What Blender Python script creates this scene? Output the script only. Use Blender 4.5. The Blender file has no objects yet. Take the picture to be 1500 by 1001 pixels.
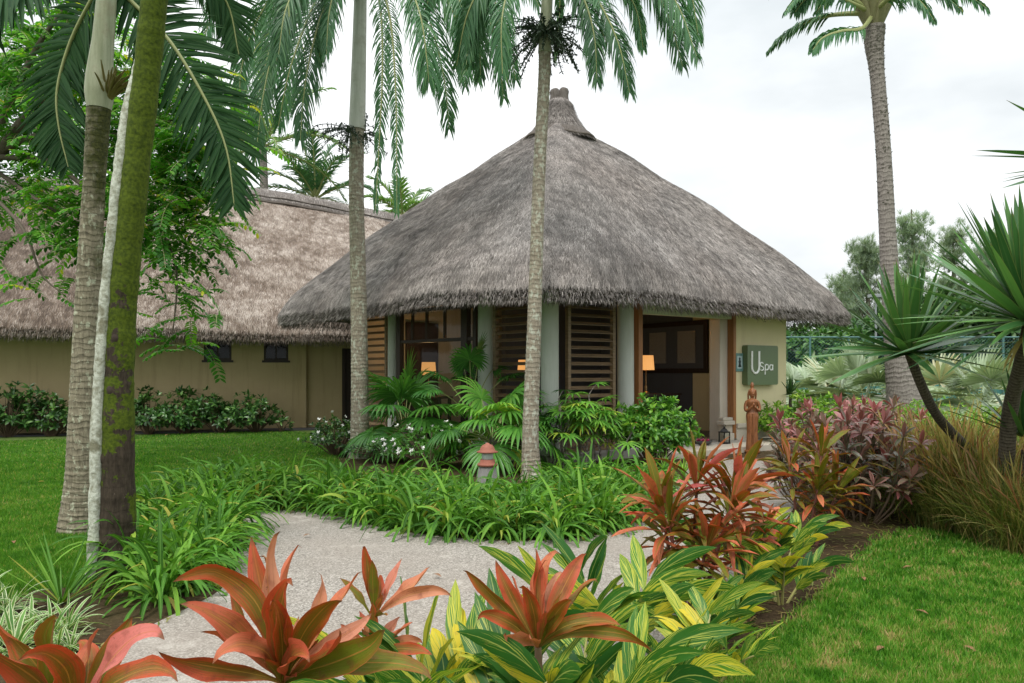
import bpy, math, random
import numpy as np
from mathutils import Vector, Matrix

# ------------------------------------------------------------------ camera, sky, sun, exposure
scene = bpy.context.scene
COL = scene.collection
F, HOR, EYE = 1100.0, 545.0, 1.65
cam_data = bpy.data.cameras.new("camera")
cam = bpy.data.objects.new("camera", cam_data)
COL.objects.link(cam)
cam.location = (0, 0, EYE)
cam.rotation_euler = (math.radians(90), 0, 0)
cam_data.sensor_width = 36.0
cam_data.lens = 36.0 * F / 1500.0
cam_data.shift_y = (HOR - 500.5) / 1500.0
cam_data.clip_end = 3000
scene.camera = cam

SUN_EL, SUN_ROT = math.radians(58), math.radians(205)
world = bpy.data.worlds.new("World")
scene.world = world
world.use_nodes = True
wt = world.node_tree
wt.nodes.clear()
def wn(t, **k):
    n = wt.nodes.new(t)
    for a, b in k.items():
        setattr(n, a, b)
    return n
w_out = wn("ShaderNodeOutputWorld"); w_bg = wn("ShaderNodeBackground")
w_sky = wn("ShaderNodeTexSky", sky_type='NISHITA', sun_disc=False, sun_elevation=SUN_EL, sun_rotation=SUN_ROT)
w_sky.dust_density = 6.0
w_tc = wn("ShaderNodeTexCoord"); w_map = wn("ShaderNodeMapping"); w_map.inputs['Scale'].default_value = (1.1, 1.1, 2.6); w_map.inputs['Location'].default_value = (2.3, .4, .9)
w_noise = wn("ShaderNodeTexNoise"); w_noise.inputs['Scale'].default_value = 1.7; w_noise.inputs['Detail'].default_value = 6; w_noise.inputs['Roughness'].default_value = .5
w_ramp = wn("ShaderNodeValToRGB")
w_ramp.color_ramp.elements[0].position = .34; w_ramp.color_ramp.elements[0].color = (6.3, 6.75, 6.95, 1)
w_ramp.color_ramp.elements[1].position = .62; w_ramp.color_ramp.elements[1].color = (10.6, 10.75, 10.8, 1)
w_mix = wn("ShaderNodeMixRGB"); w_mix.inputs[0].default_value = .93
wl = wt.links.new
wl(w_tc.outputs['Generated'], w_map.inputs['Vector']); wl(w_map.outputs[0], w_noise.inputs['Vector'])
wl(w_noise.outputs['Fac'], w_ramp.inputs[0]); wl(w_sky.outputs[0], w_mix.inputs[1]); wl(w_ramp.outputs[0], w_mix.inputs[2])
w_sep = wn("ShaderNodeSeparateXYZ"); wl(w_tc.outputs['Generated'], w_sep.inputs[0])
w_mr = wn("ShaderNodeMapRange", interpolation_type='SMOOTHSTEP'); wl(w_sep.outputs[2], w_mr.inputs['Value'])
for a_, b_ in (('From Min', .30), ('From Max', 1.0), ('To Min', 1.0), ('To Max', 2.1)): w_mr.inputs[a_].default_value = b_
w_vm = wn("ShaderNodeVectorMath", operation='SCALE'); wl(w_mix.outputs[0], w_vm.inputs[0]); wl(w_mr.outputs[0], w_vm.inputs['Scale'])
wl(w_vm.outputs[0], w_bg.inputs['Color']); w_bg.inputs['Strength'].default_value = 0.10
wl(w_bg.outputs[0], w_out.inputs['Surface'])

sd = bpy.data.lights.new("sun", 'SUN')
sd.energy = 1.7; sd.angle = math.radians(14); sd.color = (1, .96, .9)
sun = bpy.data.objects.new("sun", sd); COL.objects.link(sun)
# the sun stands behind the camera and to its left, high up
sdir = Vector((math.sin(SUN_ROT) * math.cos(SUN_EL), math.cos(SUN_ROT) * math.cos(SUN_EL), math.sin(SUN_EL)))
sun.rotation_euler = sdir.to_track_quat('Z', 'Y').to_euler()

scene.view_settings.view_transform = 'Standard'
scene.view_settings.look = 'None'
scene.view_settings.gamma = 1
scene.view_settings.exposure = 0.35
scene.render.engine = 'CYCLES'
scene.cycles.max_bounces = 6
scene.cycles.transparent_max_bounces = 6
scene.cycles.use_denoising = True
scene.cycles.sample_clamp_indirect = 6

# ------------------------------------------------------------------ helpers
RNG = np.random.default_rng(7)
random.seed(7)
UP = np.array([0, 0, 1.0])
def at(px, py, Y):
    return np.array([(px - 750) / F * Y, Y, EYE - (py - HOR) / F * Y])
def g(px, py):
    Y = EYE * F / (py - HOR)
    return np.array([(px - 750) / F * Y, Y])
def nrm(v):
    v = np.asarray(v, float)
    return v / np.maximum(np.linalg.norm(v, axis=-1, keepdims=True), 1e-9)

class MB:
    def __init__(self):
        self.v, self.uv, self.r, self.f, self.n = [], [], [], [], 0
    def add(self, v, f, uv=None, rnd=0.5):
        v = np.asarray(v, float).reshape(-1, 3)
        k = len(v)
        self.v.append(v)
        self.uv.append(np.zeros((k, 2)) if uv is None else np.asarray(uv, float).reshape(-1, 2))
        self.r.append(np.full(k, rnd) if np.isscalar(rnd) else np.asarray(rnd, float).reshape(-1))
        for a in (f if isinstance(f, list) and len(f) and isinstance(f[0], np.ndarray) else [np.asarray(f, int)]):
            self.f.append(a + self.n)
        self.n += k
    def box(self, lo, hi, M=None, rnd=0.5):
        x0, y0, z0 = lo; x1, y1, z1 = hi
        v = np.array([[x0,y0,z0],[x1,y0,z0],[x1,y1,z0],[x0,y1,z0],[x0,y0,z1],[x1,y0,z1],[x1,y1,z1],[x0,y1,z1]], float)
        if M is not None:
            v = v @ M[0].T + M[1]
        self.add(v, [[0,3,2,1],[4,5,6,7],[0,1,5,4],[1,2,6,5],[2,3,7,6],[3,0,4,7]], rnd=rnd)
    def tube(self, P, R, sides=8, rnd=0.5, caps=True, squash=None):
        P = np.asarray(P, float); n = len(P)
        R = np.full(n, R) if np.isscalar(R) else np.asarray(R, float)
        T = nrm(np.gradient(P, axis=0))
        ref = np.array([1.0, 0, 0]) if abs(T[0][0]) < .8 else np.array([0, 1.0, 0])
        ang = np.linspace(0, 2*np.pi, sides + 1)
        L = np.concatenate([[0], np.cumsum(np.linalg.norm(np.diff(P, axis=0), axis=1))])
        V, U = [], []
        for i in range(n):
            a = nrm(ref - T[i] * np.dot(ref, T[i])); b = np.cross(T[i], a); ref = a
            r = R[i] if np.ndim(R[i]) == 0 else R[i]
            V.append(P[i] + np.outer(np.cos(ang) * r, a) + np.outer(np.sin(ang) * r, b))
            U.append(np.stack([ang / (2*np.pi), np.full(sides + 1, L[i])], 1))
        i, j = np.meshgrid(np.arange(n - 1), np.arange(sides), indexing='ij')
        q = (i * (sides + 1) + j).ravel()
        self.add(np.concatenate(V), np.stack([q, q + 1, q + sides + 2, q + sides + 1], 1), np.concatenate(U), rnd)
        if caps:
            for k, rev in ((0, True), (n - 1, False)):
                if (R[k] if np.ndim(R[k]) == 0 else 1) > 0.002:
                    idx = np.arange(sides)
                    c = V[k][:sides]
                    self.add(np.concatenate([c, [P[k]]]), np.stack([np.full(sides, sides), (idx + 1) % sides if rev else idx, idx if rev else (idx + 1) % sides], 1), None, rnd)
    def lathe(self, prof, c=(0, 0, 0), segs=24, rnd=0.5, sx=1, sy=1):
        prof = np.asarray(prof, float); n = len(prof)
        ang = np.linspace(0, 2*np.pi, segs + 1)
        V = np.stack([np.outer(prof[:, 0], np.cos(ang)) * sx, np.outer(prof[:, 0], np.sin(ang)) * sy, np.repeat(prof[:, 1:2], segs + 1, 1)], 2) + np.array(c)
        L = np.concatenate([[0], np.cumsum(np.linalg.norm(np.diff(prof, axis=0), axis=1))])
        U = np.stack([np.repeat(ang[None] / (2*np.pi), n, 0), np.repeat(L[:, None], segs + 1, 1)], 2)
        i, j = np.meshgrid(np.arange(n - 1), np.arange(segs), indexing='ij')
        q = (i * (segs + 1) + j).ravel()
        self.add(V.reshape(-1, 3), np.stack([q, q + 1, q + segs + 2, q + segs + 1], 1), U.reshape(-1, 2), rnd)
    def grid(self, V, uv=None, rnd=0.5):
        a, b = V.shape[:2]
        i, j = np.meshgrid(np.arange(a - 1), np.arange(b - 1), indexing='ij')
        q = (i * b + j).ravel()
        if uv is None:
            uu, vv = np.meshgrid(np.linspace(0, 1, a), np.linspace(0, 1, b), indexing='ij')
            uv = np.stack([uu, vv], 2)
        self.add(V.reshape(-1, 3), np.stack([q, q + 1, q + b + 1, q + b], 1), uv.reshape(-1, 2), rnd)
    def mesh(self, name, m, smooth=True):
        me = bpy.data.meshes.new(name)
        v = np.concatenate(self.v); uv = np.concatenate(self.uv); r = np.concatenate(self.r)
        sizes = np.concatenate([np.full(len(f), f.shape[1]) for f in self.f])
        li = np.concatenate([f.ravel() for f in self.f]).astype(np.int32)
        me.vertices.add(len(v)); me.vertices.foreach_set("co", v.astype(np.float32).ravel())
        me.loops.add(len(li)); me.loops.foreach_set("vertex_index", li)
        me.polygons.add(len(sizes))
        st = np.concatenate([[0], np.cumsum(sizes)[:-1]]).astype(np.int32)
        me.polygons.foreach_set("loop_start", st)
        ul = me.uv_layers.new(name="UVMap"); ul.data.foreach_set("uv", uv[li].astype(np.float32).ravel())
        at_ = me.attributes.new("rnd", 'FLOAT', 'POINT'); at_.data.foreach_set("value", r.astype(np.float32))
        me.polygons.foreach_set("use_smooth", np.full(len(sizes), smooth))
        me.update(calc_edges=True); me.validate()
        me.materials.append(m)
        return me
    def build(self, name, m, parent=None, smooth=True, bevel=0):
        o = bpy.data.objects.new(name, self.mesh(name, m, smooth))
        COL.objects.link(o)
        if parent is not None:
            o.parent = parent
        if bevel:
            b = o.modifiers.new("bevel", 'BEVEL'); b.width = bevel; b.segments = 2; b.limit_method = 'ANGLE'
        return o

def tag(o, label=None, cat=None, group=None, kind=None):
    if label: o["label"] = label
    if cat: o["category"] = cat
    if group: o["group"] = group
    if kind: o["kind"] = kind
    return o
def empty(name, loc=(0, 0, 0), rz=0, label=None, cat=None, group=None):
    o = bpy.data.objects.new(name, None); COL.objects.link(o)
    o.empty_display_size = .2
    o.location = tuple(float(x) for x in loc); o.rotation_euler = (0, 0, rz)
    return tag(o, label, cat, group)
def dup(root, loc, rz=0, sc=1.0, label=None, tilt=(0, 0)):
    def cp(o, parent):
        c = o.copy(); COL.objects.link(c)
        if parent is not None: c.parent = parent
        for ch in list(o.children):
            if ch != c: cp(ch, c)
        return c
    kids = list(root.children)
    r = root.copy(); COL.objects.link(r)
    for ch in kids: cp(ch, r)
    place(r, loc, rz, sc, tilt)
    if label: r["label"] = label
    return r
def place(r, loc, rz=0, sc=1.0, tilt=(0, 0)):
    r.location = (float(loc[0]), float(loc[1]), float(loc[2]) if len(loc) > 2 else 0.0)
    r.rotation_euler = (tilt[0], tilt[1], rz)
    r.scale = (sc, sc, sc) if np.isscalar(sc) else sc

# --- leaf making
def P_strap(s): return np.interp(s, [0, .1, .5, .8, 1], [.55, .8, 1, .75, .03])
def P_ell(s): return np.interp(s, [0, .12, .25, .45, .65, .82, .93, 1], [.12, .3, .72, 1, .92, .6, .28, .02])
def P_cord(s): return np.interp(s, [0, .12, .24, .4, .6, .78, .92, 1], [.2, .2, .44, .84, 1, .78, .34, .01])
def P_lance(s): return np.interp(s, [0, .15, .4, .7, 1], [.5, .9, 1, .65, .02])
def P_seg(s): return np.interp(s, [0, .55, .8, 1], [.06, 1, .55, .03])
def P_sword(s): return np.interp(s, [0, .06, .4, .75, 1], [.9, .75, 1, .72, .02])

def blades(mb, B, D, S, L, W, droop, prof=P_strap, nseg=4, fold=.25, rnd=None, wave=0.0, up=True):
    B = np.asarray(B, float); N = len(B)
    D = nrm(D); S = np.asarray(S, float)
    L = np.broadcast_to(L, (N,)); W = np.broadcast_to(W, (N,)); droop = np.broadcast_to(droop, (N,))
    if rnd is None: rnd = RNG.random(N)
    rnd = np.broadcast_to(rnd, (N,))
    p = B.copy(); d = D.copy()
    V = np.zeros((N, nseg + 1, 3, 3)); ph = RNG.random((N, 1)) * 6.28
    for i in range(nseg + 1):
        s = i / nseg
        sd_ = nrm(S - (S * d).sum(1, keepdims=True) * d)
        n_ = np.cross(sd_, d)
        if up: n_ = n_ * np.where(n_[:, 2:3] < 0, -1, 1)
        w = (W * prof(s))[:, None] * .5
        wv = wave * w * np.sin(ph + s * 17) if wave else 0
        V[:, i, 0] = p - sd_ * w + n_ * (fold * w + wv)
        V[:, i, 1] = p
        V[:, i, 2] = p + sd_ * w + n_ * (fold * w - wv)
        p = p + d * (L / nseg)[:, None]
        d = nrm(d - UP * (droop / nseg)[:, None])
    k = (nseg + 1) * 3
    i, j = np.meshgrid(np.arange(nseg), np.arange(2), indexing='ij')
    q = (i * 3 + j).ravel()
    fq = np.stack([q, q + 1, q + 4, q + 3], 1)
    f = (fq[None] + (np.arange(N) * k)[:, None, None]).reshape(-1, 4)
    uu = np.tile(np.array([0, .5, 1.0]), (nseg + 1, 1)); vv = np.repeat(np.linspace(0, 1, nseg + 1)[:, None], 3, 1)
    uv = np.tile(np.stack([uu, vv], 2).reshape(1, k, 2), (N, 1, 1))
    mb.add(V.reshape(-1, 3), f, uv, np.repeat(rnd, k))
def tris(mb, B, D, L, W, rnd, side=None):
    N = len(B)
    if side is None:
        a = RNG.random(N) * 6.283
        side = np.stack([np.cos(a), np.sin(a), np.zeros(N)], 1)
    L = np.broadcast_to(L, (N,))[:, None]; W = np.broadcast_to(W, (N,))[:, None]
    V = np.stack([B - side * W / 2, B + side * W / 2, B + D * L], 1)
    f = np.arange(N * 3).reshape(-1, 3)
    uv = np.tile(np.array([[0, 0], [1, 0], [.5, 1]]), (N, 1))
    mb.add(V.reshape(-1, 3), f, uv, np.repeat(rnd, 3))
def rosette(mb, C, A, m, L, W, tilt=(5, 70), droop=(.5, 1.2), prof=P_strap, nseg=4, fold=.25, rnd=None, wave=0, off=0.0, lvar=.3, az0=None):
    """leaves round each axis A at centre C; m of them, the outer ones more spread"""
    C = np.atleast_2d(np.asarray(C, float)); A = nrm(np.atleast_2d(np.asarray(A, float)))
    K = len(C)
    ref = np.where(np.abs(A[:, 2:3]) > .9, np.array([[1.0, 0, 0]]), np.array([[0, 0, 1.0]]))
    U = nrm(np.cross(ref, A)); V = np.cross(A, U)
    k = np.tile(np.arange(m), K); Ai = np.repeat(A, m, 0); Ui = np.repeat(U, m, 0); Vi = np.repeat(V, m, 0)
    az = k * 2.39996 + np.repeat(RNG.random(K) * 6.28, m) + RNG.normal(0, .25, K * m)
    fr = (k + .5) / m
    t = np.radians(tilt[0] + (tilt[1] - tilt[0]) * fr + RNG.normal(0, 6, K * m))
    rad = np.cos(az)[:, None] * Ui + np.sin(az)[:, None] * Vi
    D = np.cos(t)[:, None] * Ai + np.sin(t)[:, None] * rad
    S = np.cross(Ai, rad) + RNG.normal(0, .25, (K * m, 3))
    B = np.repeat(C, m, 0) + rad * (off if off else 0) - Ai * (fr * .0)[:, None]
    LL = L * (1 - lvar * RNG.random(K * m)); WW = W * (1 - .3 * RNG.random(K * m))
    dr = droop[0] + (droop[1] - droop[0]) * (fr * .6 + .4 * RNG.random(K * m))
    if rnd is None: rnd = RNG.random(K * m)
    elif not np.isscalar(rnd): rnd = np.clip(np.repeat(rnd, m) + RNG.normal(0, .12, K * m), 0, 1)
    blades(mb, B, D, S, LL, WW, dr, prof, nseg, fold, rnd, wave)
def catmull(P, n):
    P = np.asarray(P, float)
    Q = np.concatenate([[2 * P[0] - P[1]], P, [2 * P[-1] - P[-2]]])
    out = []
    for t in np.linspace(0, len(P) - 1 - 1e-6, n):
        i = int(t); u = t - i
        a, b, c, d = Q[i:i + 4]
        out.append(.5 * (2*b + (c - a)*u + (2*a - 5*b + 4*c - d)*u*u + (3*b - a - 3*c + d)*u**3))
    return np.array(out)
def path_leaf(mb, P, W, prof=P_cord, nseg=12, fold=.3, rnd=.5, face=(0, -1, .25), roll=0, wave=.12):
    """one leaf along the curve P whose upper side looks roughly towards FACE"""
    Q = catmull(P, 80); l_ = np.concatenate([[0], np.cumsum(np.linalg.norm(np.diff(Q, axis=0), axis=1))])
    Q = np.stack([np.interp(np.linspace(0, l_[-1], nseg + 1), l_, Q[:, k]) for k in range(3)], 1); T = nrm(np.gradient(Q, axis=0))
    V = np.zeros((nseg + 1, 5, 3)); face = nrm(face); ph = RNG.random() * 6.28
    for i in range(nseg + 1):
        s = i / nseg
        sd_ = nrm(np.cross(T[i], face)); n_ = np.cross(sd_, T[i])
        a = roll * (.3 + s); sd_, n_ = sd_ * math.cos(a) + n_ * math.sin(a), n_ * math.cos(a) - sd_ * math.sin(a)
        w = W * prof(s) * .5
        for j, u in enumerate((-1, -.5, 0, .5, 1)):
            V[i, j] = Q[i] + sd_ * w * u * .95 + n_ * w * (fold * u * u + wave * abs(u) * math.sin(ph + 15 * s + u * 1.3))
    uv = np.stack(np.meshgrid(np.linspace(0, 1, nseg + 1), np.linspace(0, 1, 5), indexing='ij')[::-1], 2)
    mb.grid(V, uv, rnd)
def frond(mb, mbr, R, leafL, leafW, n=46, ang=(70, 30), ldroop=.8, start=.14, rr=(.022, .004), vee=.25, rnd0=.5, upref=None):
    """pinnate palm frond along the rachis polyline R"""
    R = np.asarray(R, float); m = len(R)
    mbr.tube(R, np.linspace(rr[0], rr[1], m), 6)
    T = nrm(np.gradient(R, axis=0))
    s = np.linspace(start, .995, n); idx = s * (m - 1)
    i0 = np.minimum(idx.astype(int), m - 2); fr = (idx - i0)[:, None]
    B = R[i0] * (1 - fr) + R[i0 + 1] * fr; Tb = nrm(T[i0] * (1 - fr) + T[i0 + 1] * fr)
    ref = UP if upref is None else np.asarray(upref, float)
    ref = np.where(np.abs((Tb * ref).sum(1, keepdims=True)) > .97, np.array([[.0, 1.0, .2]]), ref[None])
    side = np.zeros_like(Tb); prev = None
    for k in range(n):
        sv = nrm(np.cross(Tb[k], ref[k]))
        if prev is not None:
            if np.dot(sv, prev) < 0: sv = -sv
            sv = nrm(.6 * prev + .4 * sv); sv = nrm(sv - Tb[k] * np.dot(sv, Tb[k]))
        side[k] = sv; prev = sv
    N_ = np.cross(side, Tb); N_ *= np.where(N_[:, 2:3] < 0, -1, 1)
    a = np.radians(ang[0] + (ang[1] - ang[0]) * s)
    prof_l = np.interp(s, [0, .1, .35, .7, .9, 1], [.45, .6, 1, .9, .6, .35])
    for sg in (-1, 1):
        jit = RNG.normal(0, .11, (n, 3))
        D = np.cos(a)[:, None] * Tb + np.sin(a)[:, None] * side * sg + N_ * vee + jit
        blades(mb, B, D, Tb, leafL * prof_l * (1 - .32 * RNG.random(n) ** 2) * np.where(RNG.random(n) < .04, .3, 1), leafW, ldroop * (1 + .5 * RNG.random(n)), P_lance, 4, .3, np.clip(rnd0 + RNG.normal(0, .16, n), 0, 1))
def droop_curve(p0, d0, L, droop, n=16, pw=1.0):
    p = np.array(p0, float); d = nrm(d0); out = [p.copy()]
    for i in range(n):
        p = p + d * L / n; out.append(p.copy())
        d = nrm(d - UP * droop / n * (2 * (i + 1) / n) ** pw)
    return np.array(out)
def fan(mb, c, ax, nrm_, L, W, n=26, span=250, droop=.5, fold=.5, rnd0=.5, split=P_seg):
    ax = nrm(ax); n_ = nrm(nrm_ - ax * np.dot(nrm_, ax)); lat = np.cross(n_, ax)
    a = np.radians(np.linspace(-span / 2, span / 2, n)) + RNG.normal(0, .02, n)
    D = np.cos(a)[:, None] * ax + np.sin(a)[:, None] * lat + n_ * .12
    S = -np.sin(a)[:, None] * ax + np.cos(a)[:, None] * lat
    LL = L * np.interp(np.abs(a), [0, 2.2], [1, .72]) * (1 - .12 * RNG.random(n))
    blades(mb, np.repeat(np.array(c)[None], n, 0), D, S, LL, W, droop * (1 + .5 * RNG.random(n)), split, 5, fold, np.clip(rnd0 + RNG.normal(0, .1, n), 0, 1))

# ------------------------------------------------------------------ materials
class NG:
    def __init__(self, name):
        self.m = bpy.data.materials.new(name); self.m.use_nodes = True
        self.t = self.m.node_tree; self.t.nodes.clear()
        self.out = self.t.nodes.new("ShaderNodeOutputMaterial")
    def n(self, typ, ins=None, **k):
        x = self.t.nodes.new(typ)
        for a, b in k.items(): setattr(x, a, b)
        for a, b in (ins or {}).items():
            if isinstance(b, bpy.types.NodeSocket): self.t.links.new(b, x.inputs[a])
            else: x.inputs[a].default_value = b
        return x
    def attr(self): return self.n("ShaderNodeAttribute", attribute_name="rnd").outputs['Fac']
    def uv(self):
        s = self.n("ShaderNodeSeparateXYZ", {0: self.n("ShaderNodeTexCoord").outputs['UV']})
        return s.outputs[0], s.outputs[1]
    def obj(self): return self.n("ShaderNodeTexCoord").outputs['Object']
    def math(self, op, a, b=0.0, clamp=False):
        return self.n("ShaderNodeMath", {0: a, 1: b}, operation=op, use_clamp=clamp).outputs[0]
    def ramp(self, fac, stops):
        r = self.n("ShaderNodeValToRGB", {0: fac}); e = r.color_ramp.elements
        while len(e) < len(stops): e.new(.5)
        for i, (p, c) in enumerate(stops):
            e[i].position = p; e[i].color = (c[0], c[1], c[2], 1) if not np.isscalar(c) else (c, c, c, 1)
        return r.outputs[0]
    def noise(self, scale, detail=4, vec=None, rough=.55, dist=0):
        i = {'Scale': scale, 'Detail': detail, 'Roughness': rough, 'Distortion': dist}
        if vec is not None: i['Vector'] = vec
        else: i['Vector'] = self.obj()
        return self.n("ShaderNodeTexNoise", i).outputs['Fac']
    def mapping(self, vec, sc):
        return self.n("ShaderNodeMapping", {'Vector': vec, 'Scale': sc}).outputs[0]
    def mix(self, f, a, b, mode='MIX'):
        c = lambda x: x if isinstance(x, bpy.types.NodeSocket) else (x[0], x[1], x[2], 1)
        return self.n("ShaderNodeMixRGB", {0: f, 1: c(a), 2: c(b)}, blend_type=mode).outputs[0]
    def bump(self, h, strength=.4, dist=.02):
        return self.n("ShaderNodeBump", {'Height': h, 'Strength': strength, 'Distance': dist}).outputs[0]
    def done(self, col, rough=.6, normal=None, spec=.4, trans=0, metal=0, tint=None, emit=None):
        c = col if isinstance(col, bpy.types.NodeSocket) else (col[0], col[1], col[2], 1)
        i = {'Base Color': c, 'Roughness': rough, 'Specular IOR Level': spec, 'Metallic': metal}
        if normal is not None: i['Normal'] = normal
        if emit: i['Emission Color'] = (*emit[0], 1); i['Emission Strength'] = emit[1]
        p = self.n("ShaderNodeBsdfPrincipled", i).outputs[0]
        if trans:
            tc = self.mix(1.0, col, tint or (1.25, 1.3, .7), 'MULTIPLY')
            tr = self.n("ShaderNodeBsdfTranslucent", {'Color': tc}).outputs[0]
            p = self.n("ShaderNodeMixShader", {0: trans, 1: p, 2: tr}).outputs[0]
        self.t.links.new(p, self.out.inputs['Surface'])
        return self.m

def leaf_mat(name, stops, rib=None, edge=None, tip=None, rough=.42, trans=.3, spec=.4, tint=None, gain=1.28):
    k = NG(name); r = k.attr(); u, v = k.uv()
    col = k.ramp(r, [(p, tuple(min(.9, x * gain) for x in c)) for p, c in stops])
    ov = k.math('ADD', k.math('MULTIPLY', k.n('ShaderNodeObjectInfo').outputs['Random'], .42), .74)
    col = k.mix(1.0, col, k.n('ShaderNodeCombineXYZ', {0: ov, 1: ov, 2: ov}).outputs[0], 'MULTIPLY')
    nz = k.noise(9, 3)
    col = k.mix(k.math('MULTIPLY', nz, .5), col, k.mix(1.0, col, (.62, .7, .6), 'MULTIPLY'))
    du = k.math('ABSOLUTE', k.math('SUBTRACT', u, .5))
    if edge: col = k.mix(k.ramp(du, [(edge[1], 0), (edge[2], 1)]), col, edge[0])
    if rib: col = k.mix(k.ramp(du, [(rib[1], rib[2]), (rib[1] + .05, 0)]), col, rib[0])
    if tip: col = k.mix(k.ramp(v, [(tip[1], 0), (1, tip[2])]), col, tip[0])
    return k.done(col, rough, None, spec, trans, tint=tint)

G = {}
G['lily'] = leaf_mat("lily_leaf", [(0, (.04, .13, .014)), (.5, (.105, .29, .03)), (.90, (.22, .44, .05)), (.97, (.46, .42, .07)), (1, (.34, .22, .09))], rib=((.18, .36, .07), .03, .6), gain=.90, spec=.18, rough=.5)
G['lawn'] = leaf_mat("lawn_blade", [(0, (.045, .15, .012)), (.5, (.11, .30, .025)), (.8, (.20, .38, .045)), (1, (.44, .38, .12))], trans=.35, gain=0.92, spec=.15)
G['lawn2'] = leaf_mat("yellowish_lawn_blade", [(0, (.045, .16, .012)), (.35, (.105, .31, .026)), (.65, (.20, .40, .05)), (.85, (.40, .42, .12)), (1, (.52, .38, .17))], trans=.35, gain=0.88, spec=.15)  # right lawn: greens running into straw yellow for the dry blades
G['palm'] = leaf_mat("palm_leaflet", [(0, (.025, .085, .040)), (.6, (.055, .16, .065)), (.92, (.10, .22, .08)), (1, (.30, .31, .05))], rib=((.16, .24, .11), .03, .6), trans=.3, rough=.42, spec=.35)
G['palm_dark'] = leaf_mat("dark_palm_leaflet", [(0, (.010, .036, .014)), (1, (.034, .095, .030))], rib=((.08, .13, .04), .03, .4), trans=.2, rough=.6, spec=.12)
G['palm_light'] = leaf_mat("yellow_green_palm_leaflet", [(0, (.06, .14, .04)), (.7, (.13, .24, .06)), (1, (.32, .36, .06))], trans=.35)  # lighter yellow-green leaves of the palms beyond the wing roof
G['fan'] = leaf_mat("fan_palm_leaf", [(0, (.030, .115, .022)), (.5, (.09, .27, .04)), (.85, (.19, .40, .055)), (1, (.46, .50, .07))], rib=((.18, .33, .08), .04, .6), trans=.33, rough=.36)
G['silver'] = leaf_mat("silver_fan_leaf", [(0, (.12, .17, .09)), (.45, (.27, .34, .22)), (.8, (.42, .48, .36)), (1, (.50, .42, .27))], rib=((.5, .5, .36), .04, .5), trans=.2)
G['drac'] = leaf_mat("dracaena_leaf", [(0, (.022, .075, .022)), (.6, (.055, .15, .040)), (1, (.12, .25, .07))], edge=((.20, .25, .08), .42, .5), rib=((.07, .16, .05), .05, .4), tip=((.22, .12, .05), .95, .9), trans=.18, rough=.33, spec=.5)
G['hedge'] = leaf_mat("hedge_leaf", [(0, (.018, .055, .014)), (.6, (.045, .125, .028)), (1, (.11, .22, .045))], rib=((.12, .2, .06), .03, .5), rough=.33, spec=.5, trans=.2)
G['bright'] = leaf_mat("bright_shrub_leaf", [(0, (.06, .16, .02)), (.6, (.15, .32, .035)), (1, (.32, .44, .06))], rib=((.3, .4, .1), .03, .5), trans=.35)
G['ixora'] = leaf_mat("ixora_leaf", [(0, (.03, .11, .014)), (.6, (.09, .26, .03)), (1, (.24, .44, .05))], rib=((.24, .4, .09), .03, .5), rough=.33, spec=.5, trans=.28)
G['tree'] = leaf_mat("compound_leaflet", [(0, (.022, .09, .012)), (.5, (.065, .22, .022)), (.9, (.17, .38, .03)), (1, (.42, .42, .04))], trans=.42)
G['far'] = leaf_mat("far_tree_leaf", [(0, (.016, .05, .014)), (.6, (.045, .12, .028)), (1, (.10, .2, .04))], trans=.25)
G['casu'] = leaf_mat("hazy_casuarina_needle", [(0, (.17, .23, .17)), (.6, (.27, .35, .25)), (1, (.38, .45, .32))], trans=.3)  # paled grey-green: the distance haze is put into the needle colour
G['reed'] = leaf_mat("fountain_grass_blade", [(0, (.05, .085, .012)), (.4, (.11, .155, .022)), (.66, (.18, .185, .04)), (.88, (.31, .255, .085)), (1, (.20, .07, .035))], trans=.3)
G['varieg'] = leaf_mat("spider_plant_leaf", [(0, (.05, .14, .025)), (1, (.14, .28, .05))], edge=((.62, .66, .42), .30, .36), trans=.3)
G['cmass'] = leaf_mat("ti_shrub_leaf", [(0, (.06, .10, .045)), (.35, (.13, .16, .085)), (.55, (.24, .17, .12)), (.78, (.30, .085, .075)), (1, (.48, .20, .20))], edge=((.40, .12, .13), .38, .5), rib=((.30, .12, .10), .04, .5), rough=.36, spec=.5, trans=.2, tint=(1.2, .9, .8), gain=1.0)
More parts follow.
